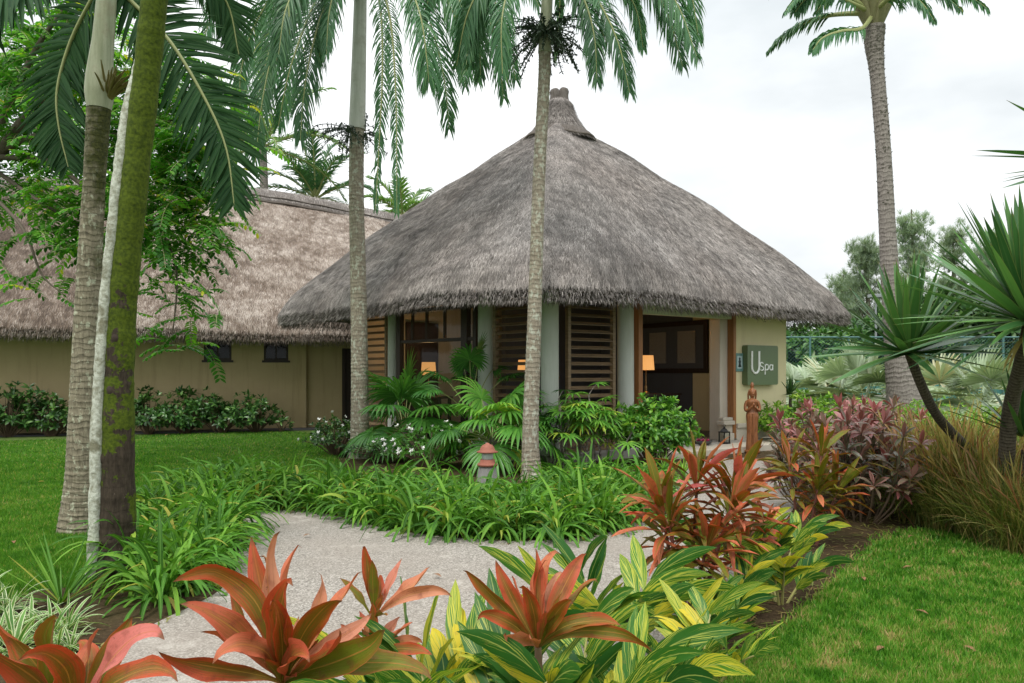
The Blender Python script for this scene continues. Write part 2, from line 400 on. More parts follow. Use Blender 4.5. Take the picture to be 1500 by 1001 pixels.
def cord_mat():
    k = NG("red_cordyline_leaf"); r = k.attr(); u, v = k.uv()
    red = k.ramp(r, [(0, (.19, .10, .012)), (.2, (.36, .09, .018)), (.42, (.50, .075, .026)), (.62, (.50, .11, .055)), (.8, (.58, .18, .085)), (.9, (.62, .29, .17)), (1, (.60, .15, .14))])
    olive = k.ramp(r, [(0, (.13, .165, .012)), (.3, (.15, .13, .014)), (.6, (.21, .11, .02)), (.85, (.40, .19, .08)), (1, (.50, .12, .10))])
    du = k.math('ABSOLUTE', k.math('SUBTRACT', u, .5))
    vec = k.n("ShaderNodeCombineXYZ", {0: k.math('MULTIPLY', du, 16), 1: k.math('MULTIPLY', v, 2.4), 2: k.math('MULTIPLY', r, 40)}).outputs[0]
    st = k.noise(1.0, 5, vec, .65)
    f = k.math('ADD', k.math('ADD', k.math('MULTIPLY', du, 1.0), k.math('MULTIPLY', v, .55)), k.math('MULTIPLY', k.math('SUBTRACT', st, .5), 1.25))
    f = k.math('ADD', f, k.math('MULTIPLY', k.math('SUBTRACT', r, .5), .5))
    col = k.mix(k.ramp(f, [(.34, 0), (.80, 1)]), olive, red)
    col = k.mix(k.ramp(k.noise(1.3, 5, vec, .7), [(.55, 0), (.75, .3)]), col, (.52, .27, .14))
    spots = k.noise(22, 4)
    col = k.mix(k.ramp(spots, [(.56, 0), (.72, .55)]), col, (.20, .05, .03))
    col = k.mix(k.ramp(du, [(.012, .65), (.032, 0)]), col, k.mix(v, (.48, .40, .07), (.5, .12, .04)))
    col = k.mix(k.ramp(du, [(.46, 0), (.5, .6)]), col, (.55, .10, .05))
    col = k.mix(k.ramp(k.math('ADD', v, k.math('MULTIPLY', k.math('SUBTRACT', k.noise(35, 4), .5), .12)), [(.93, 0), (.985, .85)]), col, (.16, .08, .035))
    col = k.mix(k.ramp(k.noise(60, 3), [(.66, 0), (.74, .6)]), col, (.13, .06, .03))
    vv = k.n("ShaderNodeCombineXYZ", {0: k.math('SUBTRACT', k.math('MULTIPLY', v, 30), k.math('MULTIPLY', du, 46)), 1: k.math('MULTIPLY', r, 30)}).outputs[0]
    rib = k.noise(2.4, 3, vv, .6)
    col = k.mix(k.ramp(rib, [(.5, 0), (.66, .38)]), col, k.mix(1.0, col, (.5, .46, .4), 'MULTIPLY'))
    return k.done(col, .42, k.bump(k.math('ADD', rib, k.math('MULTIPLY', st, 2.0)), .35, .006), .28, .2, tint=(1.25, .8, .45))
G['cord'] = cord_mat()
def ginger_mat():
    k = NG("variegated_ginger_leaf"); r = k.attr(); u, v = k.uv()
    du = k.math('ABSOLUTE', k.math('SUBTRACT', u, .5))
    c = k.math('SUBTRACT', k.math('MULTIPLY', v, 3.2), k.math('MULTIPLY', du, 4.2))
    sgn = k.math('GREATER_THAN', u, .5)
    vec = k.n("ShaderNodeCombineXYZ", {0: k.math('MULTIPLY', c, 2.3), 1: k.math('ADD', k.math('MULTIPLY', sgn, 7.3), k.math('MULTIPLY', v, .5)), 2: k.math('MULTIPLY', r, 60)}).outputs[0]
    st = k.noise(2.2, 3, vec, .6)
    thr = k.math('ADD', k.math('SUBTRACT', st, .02), k.math('MULTIPLY', k.math('SUBTRACT', r, .5), .26))
    green = k.ramp(r, [(0, (.018, .085, .015)), (.6, (.055, .19, .022)), (1, (.12, .27, .03))])
    yel = k.ramp(r, [(0, (.50, .54, .12)), (.6, (.52, .53, .07)), (1, (.62, .50, .03))])
    col = k.mix(k.ramp(thr, [(.50, 0), (.56, 1)]), green, yel)
    col = k.mix(k.ramp(du, [(.01, .7), (.04, 0)]), col, (.40, .46, .12))
    col = k.mix(k.ramp(k.noise(14, 3), [(.62, 0), (.75, .5)]), col, (.30, .20, .06))
    return k.done(col, .42, k.bump(st, .15, .004), .28, .3)
G['ginger'] = ginger_mat()

def thatch_mat(name, stops, flat=False):
    k = NG(name); col = k.ramp(k.attr(), stops)
    o = k.obj()
    big = k.noise(.55, 4, o); col = k.mix(k.ramp(big, [(.35, 0), (.7, .55)]), col, k.mix(1.0, col, (.66, .60, .56), 'MULTIPLY'))
    if flat:
        nz = k.noise(1.0, 6, k.mapping(o, (30, 30, 5)), .7)
        col = k.mix(k.ramp(nz, [(.3, 0), (.7, 1)]), col, k.mix(1.0, col, (.4, .38, .36), 'MULTIPLY'))
        return k.done(col, .9, k.bump(nz, .8, .05), .15)
    return k.done(col, .75, None, .25)
G['thatch_a'] = thatch_mat("grey_thatch_straw", [(0, (.10, .092, .086)), (.4, (.285, .262, .245)), (.8, (.47, .432, .405)), (1, (.62, .575, .54))])
G['thatch_a0'] = thatch_mat("grey_thatch_base", [(0, (.16, .145, .132)), (1, (.30, .27, .25))], True)
G['thatch_b'] = thatch_mat("brown_thatch_straw", [(0, (.09, .066, .05)), (.25, (.21, .155, .115)), (.55, (.40, .345, .295)), (.85, (.57, .505, .445)), (1, (.72, .65, .58))])
G['thatch_b0'] = thatch_mat("brown_thatch_base", [(0, (.14, .11, .09)), (1, (.30, .24, .20))], True)
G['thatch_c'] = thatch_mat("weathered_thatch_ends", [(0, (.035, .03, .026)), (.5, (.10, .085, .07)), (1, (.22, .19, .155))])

def plaster(name, c, amt=.3):
    k = NG(name); o = k.obj()
    a = k.noise(2.2, 6, o); b = k.noise(28, 4, o)
    s = k.noise(1.0, 6, k.mapping(o, (5, 5, .35)), .7)
    col = k.mix(k.math('MULTIPLY', a, amt), c, (c[0]*.6, c[1]*.58, c[2]*.5))
    col = k.mix(k.ramp(s, [(.52, 0), (.72, amt)]), col, (c[0]*.5, c[1]*.47, c[2]*.4))
    return k.done(col, .85, k.bump(b, .2, .01), .2)
G['wall'] = plaster("cream_plaster", (.52, .41, .235), .42)
G['wall2'] = plaster("ochre_plaster", (.72, .64, .40), .3)
G['column'] = plaster("pale_column_paint", (.52, .55, .50), .4)
G['pale'] = plaster("pale_stone", (.55, .50, .42), .4)
G['lintel'] = plaster("pale_green_panel", (.52, .57, .42), .15)
G['inner'] = plaster("inner_wall_paint", (.52, .47, .38), .3)
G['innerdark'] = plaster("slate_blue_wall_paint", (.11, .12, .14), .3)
G['floor'] = plaster("polished_stone_floor", (.36, .34, .31), .3)
def wood(name, c1, c2, sc=(30, 30, 2), rough=.5):
    k = NG(name); o = k.obj()
    nz = k.noise(1.0, 5, k.mapping(o, sc), .6, .6)
    return k.done(k.ramp(nz, [(.3, c1), (.7, c2)]), rough, k.bump(nz, .25, .006), .4)
G['oak'] = wood("honey_wood", (.22, .09, .03), (.36, .16, .055))
G['slat'] = wood("brown_slat_wood", (.12, .08, .042), (.26, .18, .10), (3, 3, 40))
G['dark'] = wood("dark_stained_wood", (.018, .011, .008), (.04, .022, .014))
G['statue'] = wood("carved_teak", (.13, .050, .020), (.34, .135, .05), (40, 40, 7), .42)
def glass():
    k = NG("window_glass")
    gl = k.n("ShaderNodeBsdfGlossy", {'Color': (.35, .36, .36, 1), 'Roughness': .02}).outputs[0]
    tr = k.n("ShaderNodeBsdfTransparent", {'Color': (.86, .88, .86, 1)}).outputs[0]
    fr = k.math('MULTIPLY', k.n("ShaderNodeFresnel", {'IOR': 1.5}).outputs[0], k.math('SUBTRACT', 1.0, k.n("ShaderNodeNewGeometry").outputs['Backfacing']))
    k.t.links.new(k.n("ShaderNodeMixShader", {0: fr, 1: tr, 2: gl}).outputs[0], k.out.inputs['Surface'])
    return k.m
G['glass'] = glass()
def simple(name, c, rough=.5, metal=0, var=.3, sc=12, emit=None, spec=.4):
    k = NG(name); nz = k.noise(sc, 5)
    col = k.mix(k.math('MULTIPLY', nz, var), c, (c[0]*.45, c[1]*.45, c[2]*.45))
    return k.done(col, rough, k.bump(nz, .1, .004), spec, metal=metal, emit=emit)
def palm_bark(name, c1, c2, ring, lichen=None, moss=None, spacing=14.0, rs=.8):
    k = NG(name); u, v = k.uv(); o = k.obj()
    n1 = k.noise(6, 5, o)
    w = k.math('FRACT', k.math('ADD', k.math('MULTIPLY', v, spacing), k.math('MULTIPLY', n1, 2.2)))
    fine = k.noise(1.0, 5, k.mapping(o, (45, 45, 9)), .7)
    col = k.ramp(fine, [(.3, c1), (.72, c2)])
    brk = k.ramp(k.noise(7, 4, k.mapping(o, (1, 1, 2.5)), .6), [(.35, .15), (.65, 1)])
    col = k.mix(k.math('MULTIPLY', brk, k.ramp(w, [(0, rs), (.22, 0), (.8, 0), (1, rs)])), col, ring)
    col = k.mix(k.math('MULTIPLY', k.ramp(w, [(.15, 0), (.4, 1), (.7, 0)]), .35 * min(1, rs * 1.6)), col, (c2[0] * 1.25, c2[1] * 1.25, c2[2] * 1.25))
    vc = k.noise(1.0, 5, k.mapping(o, (70, 70, 7)), .75); col = k.mix(k.ramp(vc, [(.56, 0), (.7, .6)]), col, ring)
    h = k.math('ADD', k.math('MULTIPLY', fine, .6), k.math('MULTIPLY', k.ramp(w, [(0, 0), (.15, 1), (1, .7)]), rs))
    if lichen:
        ln = k.noise(16, 6, k.mapping(o, (1, 1, .6)), .7)
        col = k.mix(k.ramp(ln, [(lichen[1], 0), (lichen[1] + .06, .85)]), col, lichen[0])
    if moss:
        mc, lo, hi, vec_u = moss
        mu = k.math('COSINE', k.math('MULTIPLY', k.math('SUBTRACT', u, vec_u), 6.2832))
        mm = k.math('ADD', k.math('ADD', k.math('MULTIPLY', mu, .15), k.math('MULTIPLY', k.math('SUBTRACT', k.noise(4.5, 6, o, .65), .5), 2.0)), k.math('MULTIPLY', k.math('SUBTRACT', v, .75), .25))
        mcol = k.ramp(k.noise(38, 4, o), [(.3, (mc[0]*.35, mc[1]*.4, mc[2]*.5)), (.7, mc)])
        col = k.mix(k.ramp(mm, [(lo, 0), (hi, 1)]), col, mcol)
    return k.done(col, .85, k.bump(h, .6, .02), .2)
# ------------------------------------------------------------------ ground, lawns, path
def sheet(name, P, z, m, n=0):
    P = np.asarray(P, float)
    if n:
        Q = np.concatenate([P, P[:1]]); P = catmull(Q, n)[:-1]
    me = bpy.data.meshes.new(name)
    me.from_pydata([(p[0], p[1], z) for p in P], [], [list(range(len(P)))])
    me.update(); me.materials.append(m)
    o = bpy.data.objects.new(name, me); COL.objects.link(o)
    if me.polygons[0].normal.z < 0: me.flip_normals()
    return tag(o, kind='structure')
def soil_mat():
    k = NG("garden_soil"); o = k.obj()
    a = k.noise(1.6, 6, o); b = k.noise(30, 6, o, .7); c = k.noise(110, 3, o)
    col = k.ramp(b, [(.3, (.035, .022, .013)), (.55, (.085, .055, .032)), (.75, (.19, .13, .075))])
    far = k.ramp(a, [(.35, 0), (.7, .6)])
    col = k.mix(far, col, (.10, .085, .035))
    return k.done(col, .95, k.bump(k.math('ADD', b, c), .8, .04), .1)
def far_ground_mat():
    k = NG("far_grass_ground"); o = k.obj()
    a = k.noise(.25, 6, o); b = k.noise(9, 6, o, .7)
    col = k.mix(a, k.ramp(b, [(.3, (.03, .07, .014)), (.7, (.11, .19, .04))]), (.10, .13, .04))
    return k.done(col, .95, k.bump(b, .5, .05), .1)
def turf_mat():
    k = NG("turf_base"); o = k.obj()
    a = k.noise(.9, 6, o); b = k.noise(40, 5, o, .7)
    col = k.ramp(b, [(.3, (.028, .06, .012)), (.6, (.06, .13, .022)), (.8, (.16, .15, .05))])
    return k.done(k.mix(k.ramp(a, [(.5, 0), (.8, .4)]), col, (.16, .14, .06)), .95, k.bump(b, .5, .03), .1)
def path_mat():
    k = NG("exposed_aggregate"); o = k.obj()
    v = k.n("ShaderNodeTexVoronoi", {'Vector': o, 'Scale': 95.0}); d = v.outputs['Distance']; cell = v.outputs['Color']
    r = k.n("ShaderNodeSeparateXYZ", {0: cell}).outputs[0]
    col = k.ramp(r, [(0, (.11, .096, .078)), (.35, (.235, .217, .19)), (.7, (.335, .31, .275)), (1, (.50, .47, .42))])
    col = k.mix(k.ramp(d, [(.35, 0), (.8, .55)]), col, (.19, .165, .14))
    st = k.noise(.8, 6, o); st2 = k.noise(3.2, 6, o, .7)
    col = k.mix(k.ramp(st, [(.38, 0), (.66, .6)]), col, (.25, .215, .18))
    col = k.mix(k.ramp(st2, [(.56, 0), (.74, .5)]), col, (.55, .52, .46))
    return k.done(col, .8, k.bump(d, -.5, .006), .3)
ground = sheet("ground", [(-700, -60), (700, -60), (700, 1500), (-700, 1500)], 0, far_ground_mat())
bed = sheet("planting_bed_soil", [(-9, 1.2), (5.2, 1.2), (5.8, 6.4), (7.6, 9.5), (9.5, 14), (10, 19), (-4, 19), (-9.5, 16), (-9, 5)], .004, soil_mat())
LAWN_L = np.array([g(-650, 905), g(-60, 885), g(30, 868), g(150, 850), g(205, 800), g(260, 735), g(400, 720), g(520, 705), g(500, 680), g(474, 650), g(428, 633), g(200, 639), g(0, 647), g(-900, 668)])
LAWN_R = np.array([(.95, 3.3), g(1068, 1001), g(1120, 945), g(1180, 900), g(1240, 838), g(1292, 792), g(1345, 776), g(1395, 782), g(1500, 822), g(1700, 900), (7.5, 3.3), (7.5, 2.0), (.9, 2.0)])
lawn_l = sheet("lawn", LAWN_L, .008, turf_mat(), 160)
lawn_r = sheet("lawn", LAWN_R, .008, bpy.data.materials["turf_base"], 160)
BAND_FRONT = [g(330, 757), g(400, 748), g(480, 755), g(560, 775), g(660, 789), g(760, 794), g(860, 788), g(925, 770), g(965, 740), g(985, 712), g(996, 695)]
PATH = [(-3.6, 3.4), g(20, 1005), g(110, 970), g(235, 912), g(330, 860), g(350, 805)] + BAND_FRONT + [g(1010, 678), g(1100, 672), g(1165, 690), g(1172, 725), g(1150, 765), g(1105, 830), g(1045, 890), g(985, 960), (1.0, 3.7), (.1, 4.0), (-.75, 3.5), (-2.0, 3.1)]
path = sheet("path", PATH, .012, path_mat(), 220)

def inside(P, poly):
    x, y = P[:, 0], P[:, 1]; c = np.zeros(len(P), bool); n = len(poly); j = n - 1
    for i in range(n):
        xi, yi = poly[i]; xj, yj = poly[j]
        cond = ((yi > y) != (yj > y)) & (x < (xj - xi) * (y - yi) / (yj - yi + 1e-12) + xi)
        c ^= cond; j = i
    return c
def vnoise(P, sc, seed=0):
    """smooth value noise in 2-D for patchy lawns"""
    r = np.random.default_rng(seed).random((64, 64)); q = P * sc + 1000
    i = np.floor(q).astype(int); f = q - i; f = f * f * (3 - 2 * f)
    a = r[i[:, 0] % 64, i[:, 1] % 64]; b = r[(i[:, 0] + 1) % 64, i[:, 1] % 64]; c = r[i[:, 0] % 64, (i[:, 1] + 1) % 64]; d = r[(i[:, 0] + 1) % 64, (i[:, 1] + 1) % 64]
    return (a * (1 - f[:, 0]) + b * f[:, 0]) * (1 - f[:, 1]) + (c * (1 - f[:, 0]) + d * f[:, 0]) * f[:, 1]
def grass(name, poly, n, lo, hi, hL, w, m, near, label):
    poly = catmull(np.concatenate([poly, poly[:1]]), 160)[:-1]
    # thinner with distance, only where the view reaches
    Yv = 1 / (1 / lo[1] + RNG.random(n) * (1 / hi[1] - 1 / lo[1]))
    X = (RNG.random(n) * (hi[0] - lo[0]) + lo[0]) * Yv
    P = np.stack([X, Yv], 1); P = P[inside(P + RNG.normal(0, .05, P.shape) + .12 * (vnoise(P, 2.5, 40)[:, None] - .5), poly)]
    nz = .22 * vnoise(P, 1.1, 3) + .38 * vnoise(P, 6, 4) + .40 * vnoise(P, 17, 6)
    P = P[(nz < .66) | (RNG.random(len(P)) < .35)]; nz = .22 * vnoise(P, 1.1, 3) + .38 * vnoise(P, 6, 4) + .40 * vnoise(P, 17, 6)
    N = len(P); D = nrm(np.concatenate([RNG.normal(0, .55, (N, 2)), np.ones((N, 1))], 1))
    sc = np.clip(P[:, 1] / near, 1, 2.6)
    rnd = np.clip(RNG.normal(.40, .2, N) + (nz - .46) * (1.0 if hi[0] < 0 else 1.5) + (RNG.random(N) < .06) * .5, 0, 1)
    mb = MB(); B = np.concatenate([P, np.full((N, 1), .006)], 1)
    tris(mb, B, D, hL * (.5 + .8 * RNG.random(N)), w * sc * (.7 + .6 * RNG.random(N)), rnd)
    return tag(mb.build(name, m, smooth=False), label, "grass", kind='stuff')
grass("grass", LAWN_L, 420000, (-.75, 5.0), (-.2, 21.5), .045, .006, G['lawn'], 5, "short green lawn grass beside the palm trunks")
grass("grass", LAWN_R, 210000, (.22, 3.5), (.88, 8.3), .050, .0095, G['lawn2'], 4, "short yellowish lawn grass with dry patches beside the red shrubs")

# ------------------------------------------------------------------ thatched pavilion
pav = empty("thatched_pavilion", (1.1, 17.7, 0), 0, "pavilion with tall pyramid thatch roof, open doorway and green sign wall", "pavilion")
PO = np.array([1.1, 17.7, 0])
class Sub(MB):
    """builder that takes world coordinates for a thing whose base is at O"""
    def __init__(self, O): super().__init__(); self.O = np.asarray(O, float)
    def mesh(self, *a, **k):
        self.v = [v - self.O for v in self.v]; return super().mesh(*a, **k)
def pm(): return Sub(PO)
cN, cL, cR = np.array([.28, 11.45]), np.array([-6.35, 19.1]), np.array([8.65, 18.2])
cB = cL + cR - cN
APEX = np.array([1.13, 18.0])
def roundquad(corners, rad, per=26):
    out = []
    n = len(corners)
    for i in range(n):
        a, b, c = corners[i - 1], corners[i], corners[(i + 1) % n]
        u = nrm(a - b); v = nrm(c - b)
        p, q = b + u * rad, b + v * rad
        for t in np.linspace(0, 1, 9): out.append((1-t)**2 * p + 2*t*(1-t) * b + t*t * q)
        nx = corners[(i + 1) % n] + nrm(b - corners[(i + 1) % n]) * rad
        for t in np.linspace(0, 1, per)[1:-1]: out.append(q * (1 - t) + nx * t)
    return np.array(out)
loop = roundquad([cN, cR, cB, cL], 1.45)
loop = np.concatenate([loop, loop[:1]])
EZ, TZ = 3.27, 7.62
def roof_pt(p, v):
    """v 0 at the cap .. 1 at the eave"""
    f = .05 + .95 * v
    z = TZ + (EZ - TZ) * v + .16 * math.sin(math.pi * v) - .22 * max(0, (v - .93) / .07) ** 2
    return np.array([*(APEX + (p - APEX) * f), z])
vs = np.concatenate([np.linspace(0, .9, 26), [.93, .95, .97, .985, 1]])
V = np.array([[roof_pt(p, v) for v in vs] for p in loop])
lump = (vnoise(V[..., [0, 2]].reshape(-1, 2), 1.1, 5) + vnoise(V[..., [1, 2]].reshape(-1, 2), .9, 6) - 1).reshape(V.shape[:2]) * .09
V[..., 2] += lump
mb = pm(); mb.grid(V)
und = np.array([[np.array([*(APEX + (p - APEX) * f), z]) for f, z in ((1.0, EZ - .22), (.99, EZ - .27), (.965, EZ - .29), (.93, EZ - .16), (.6, EZ + 1.35), (.3, EZ + 2.9), (.06, EZ + 4.0))] for p in loop])
und[:, 0] = V[:, -1]
mb.grid(und[:, ::-1])
roof = mb.build("roof", G['thatch_a0'], pav)

def straw(mb, P, down, normal, L, W, lift, rnd):
    N = len(P)
    side = nrm(np.cross(down, normal) )
    jit = RNG.normal(0, .26, N)[:, None]
    D = nrm(down + side * jit + normal * lift[:, None])
    sd_ = nrm(np.cross(D, normal) + normal * RNG.normal(0, .4, (N, 1)))
    tris(mb, P, D, L, W, rnd, sd_)
def roof_straw(parent, V, n, L, W, mat, name, lo=0.0, O=None, darkening=None, lift=.07):
    a, b = V.shape[:2]
    # area weighted cells
    e1 = V[1:, :-1] - V[:-1, :-1]; e2 = V[:-1, 1:] - V[:-1, :-1]
    nn = np.cross(e1, e2); A = np.linalg.norm(nn, axis=2)
    pr = (A / A.sum()).ravel(); c = RNG.choice(len(pr), n, p=pr); i, j = c // (b - 1), c % (b - 1)
    u, w = RNG.random(n)[:, None], RNG.random(n)[:, None]
    P = (V[i, j] * (1 - u) + V[i + 1, j] * u) * (1 - w) + (V[i, j + 1] * (1 - u) + V[i + 1, j + 1] * u) * w
    nr = nrm(nn[i, j]); nr = nr * np.where(nr[:, 2:3] < 0, -1, 1)
    dn = nrm(e2[i, j])
    pn = vnoise(P[:, [0, 2]], 2.2, 9) * .5 + vnoise(P[:, [1, 2]] * np.array([1, .6]), 5, 8) * .5
    p3_ = vnoise(P[:, [0, 2]] + P[:, 1:2] * .37, 8.0, 12) - .5
    rnd = np.clip(RNG.normal(.44, .20, n) + (pn - .5) * .5 + p3_ * .45 + (darkening(P) if darkening else 0), 0, 1)
    mb = Sub(O)
    straw(mb, P, dn, nr, L * (.5 + .8 * RNG.random(n)), W * (.6 + .8 * RNG.random(n)), lift * (.15 + RNG.random(n) ** 2), rnd)
    return mb.build(name, mat, parent, smooth=False)
# only the two faces and corners towards the garden carry dense loose straw; the far side gets less
nl = len(loop); half = V.copy()
roof_straw(roof, V, 460000, .13, .0095, G['thatch_a'], "straw", O=PO)
def fringe(parent, edge, out, n, O, mats, L=.16, drop=.45):
    seg = RNG.integers(0, len(edge) - 1, n); t = RNG.random(n)[:, None]
    P = edge[seg] * (1 - t) + edge[seg + 1] * t; o = nrm(out[seg])
    P = P + UP * (RNG.random((n, 1)) * .26 - .24) - o * (RNG.random((n, 1)) * .16 - .02)
    D = nrm(o * (.35 + .35 * RNG.random((n, 1))) - UP * drop * (1 + RNG.random((n, 1))) + RNG.normal(0, .16, (n, 3)))
    mb = Sub(O); tris(mb, P, D, L * (.5 + .9 * RNG.random(n)), .012, np.clip(RNG.normal(.42, .2, n), 0, 1))
    return mb.build("eave_fringe", mats, parent, smooth=False)
eo = np.zeros((nl, 3)); eo[:, :2] = V[:, -1, :2] - APEX
fringe(roof, V[:, -1], eo, 34000, PO, G['thatch_a'], .095)
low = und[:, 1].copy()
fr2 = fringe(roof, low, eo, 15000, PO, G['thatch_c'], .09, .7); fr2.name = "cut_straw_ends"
# cap with a cord ring and a bound topknot
mb = pm(); mb.lathe([(.80, 7.17), (.74, 7.30), (.58, 7.42), (.44, 7.62), (.33, 7.86), (.235, 8.05), (.20, 8.18)], (*APEX, 0), 40, sx=1.05)
cap = mb.build("roof_cap", G['thatch_a0'], roof)
angs = np.linspace(0, 2*np.pi, 40); ns = 9000
tt = RNG.random(ns); rr = np.interp(tt, [0, .25, .5, .75, 1], [.21, .25, .36, .58, .80]) + .012; zz = np.interp(tt, [0, .25, .5, .75, 1], [8.15, 8.02, 7.76, 7.42, 7.17]); aa = RNG.random(ns) * 6.283
Pn = np.stack([APEX[0] + rr * np.cos(aa) * 1.05, APEX[1] + rr * np.sin(aa), zz], 1); Nn = nrm(np.stack([np.cos(aa), np.sin(aa), .7 + 0*aa], 1)); Dn = nrm(np.stack([np.cos(aa) * .7, np.sin(aa) * .7, -1 + 0*aa], 1))
mb = pm(); straw(mb, Pn, Dn, Nn, .16 * (.5 + RNG.random(ns)), .010, .05 + .15 * RNG.random(ns), np.clip(RNG.normal(.45, .2, ns), 0, 1)); mb.build("straw", G['thatch_a'], roof, smooth=False)
mb = pm(); mb.tube(np.stack([APEX[0] + .86 * np.cos(angs), APEX[1] + .82 * np.sin(angs), 7.16 + .02 * np.sin(angs * 7)], 1), .042, 8)
mb.build("cord_ring", G['thatch_c'], roof)
mb = pm()
for sx, tl in ((-.085, 8.42), (.09, 8.44)):
    mb.tube(catmull([(APEX[0] + sx * 1.5, APEX[1], 7.95), (APEX[0] + sx * 1.25, APEX[1], 8.12), (APEX[0] + sx * 1.1, APEX[1], 8.28), (APEX[0] + sx * 1.5, APEX[1], tl)], 12), np.interp(np.linspace(0, 1, 12), [0, .5, .9, 1], [.145, .125, .12, .085]), 14)
mb.build("topknot", G['thatch_a0'], roof)
mb = pm(); mb.lathe([(.205, 8.06), (.222, 8.085), (.205, 8.11)], (*APEX, 0), 24); mb.build("binding_cord", G['thatch_c'], roof)

def wall_with_holes(mb, M, t0, t1, z0, z1, o0, o1, holes):
    xs = sorted({t0, t1, *[h[0] for h in holes], *[h[1] for h in holes]})
    for a, b in zip(xs[:-1], xs[1:]):
        hs = [h for h in holes if h[0] <= a and h[1] >= b]
        if not hs: mb.box((a, o0, z0), (b, o1, z1), M)
        else:
            h = hs[0]
            if h[2] > z0: mb.box((a, o0, z0), (b, o1, h[2]), M)
            if h[3] < z1: mb.box((a, o0, h[3]), (b, o1, z1), M)
# walls: C is the corner under the near hip, r runs along the entrance side, l along the window side
Cc = np.array([.66, 13.6]); rv = nrm(np.array([.82, .57])); lv = nrm(np.array([-.704, .71]))
nr_, nl_ = np.array([rv[1], -rv[0]]), np.array([-lv[1], lv[0]])
if nr_[1] > 0: nr_ = -nr_
if nl_[1] > 0: nl_ = -nl_
def MR(): return (np.array([[rv[0], nr_[0], 0], [rv[1], nr_[1], 0], [0, 0, 1.0]]), np.array([*Cc, 0]))
def ML(): return (np.array([[lv[0], nl_[0], 0], [lv[1], nl_[1], 0], [0, 0, 1.0]]), np.array([*Cc, 0]))
R_, L_ = MR(), ML()
FZ = .16
def rp(t, o, z): return np.array([*(Cc + rv * t + nr_ * o), z])
def lp(t, o, z): return np.array([*(Cc + lv * t + nl_ * o), z])
mb = pm(); q = [Cc + nr_ * .25 + nl_ * .25, Cc + rv * 7 + nr_ * .25, Cc + rv * 7 + lv * 6.2, Cc + lv * 6.2 + nl_ * .25]
mb.add([[*p, z] for z in (0.0, FZ) for p in q], [[4, 5, 6, 7], [0, 1, 5, 4], [1, 2, 6, 5], [2, 3, 7, 6], [3, 0, 4, 7]])
mb.build("floor", G['floor'], pav, smooth=False)
mb = pm(); mb.box((2.2, .26, 0), (7.0, .95, .13), R_); mb.build("entrance_step", G['pale'], pav, smooth=False, bevel=.012)
def column(p, r, parent=pav):
    mb = pm(); mb.lathe([(r * 1.28, FZ), (r * 1.28, FZ + .10), (r * 1.12, FZ + .14), (r * 1.02, FZ + .2), (r, 1.2), (r * .97, 3.35)], (*p, 0), 28)
    return mb.build("column", G['column'], parent)
for p, r in ((Cc + rv * .05 + lv * .02, .165), (Cc + rv * 1.90, .165), (Cc + lv * 1.66, .165), (Cc + lv * 4.74, .13)): column(p, r)
def louvre(M, t0, t1, z0, z1, n, thick=.07):
    mb = pm(); mb.box((t0, -.04, z0), (t0 + .07, .05, z1), M); mb.box((t1 - .07, -.04, z0), (t1, .05, z1), M)
    mb.box((t0 + .07, -.04, z0), (t1 - .07, .05, z0 + .07), M); mb.box((t0 + .07, -.04, z1 - .07), (t1 - .07, .05, z1), M)
    fr = mb.build("louvre_screen", G['slat'], pav, smooth=False, bevel=.006)
    mb = pm()
    for z in np.linspace(z0 + .14, z1 - .14, n):
        v = np.array([[x, y, zz] for x in (t0 + .065, t1 - .065) for (y, zz) in ((-.03, z + .020), (-.03, z + .032), (.04, z - .020), (.04, z - .032))])
        v = v @ M[0].T + M[1]
        mb.add(v, [[0, 1, 5, 4], [1, 3, 7, 5], [3, 2, 6, 7], [2, 0, 4, 6], [0, 2, 3, 1], [4, 5, 7, 6]])
    mb.build("slats", G['slat'], fr, smooth=False)
louvre(R_, .42, 1.60, FZ, 3.3, 20)
louvre(L_, .30, 1.42, FZ, 3.3, 20)
louvre(L_, 4.95, 6.05, FZ, 3.3, 20)
# big window on the window side
mb = pm()
for t0, t1 in ((1.90, 2.0), (2.17, 2.36), (4.42, 4.56)): mb.box((t0, -.06, .62), (t1, .06, 3.3), L_)
for z0, z1, d in ((.5, .62, .09), (2.28, 2.35, .045), (2.94, 3.02, .045)): mb.box((2.0, -d, z0), (4.42, d, z1), L_)
for t in (2.9, 3.5, 4.0): mb.box((t, -.03, 2.36), (t + .05, .03, 2.94), L_)
wf = mb.build("window_frame", G['dark'], pav, smooth=False, bevel=.006)
mb = pm(); mb.box((2.0, -.006, .62), (2.17, .006, 2.94), L_); mb.box((2.36, -.006, .62), (4.42, .006, 2.94), L_); mb.build("pane", G['glass'], wf, smooth=False)
mb = pm(); mb.box((.2, -.10, 0.02), (4.6, .10, .5), L_); mb.build("plinth_wall", G['dark'], pav, smooth=False)
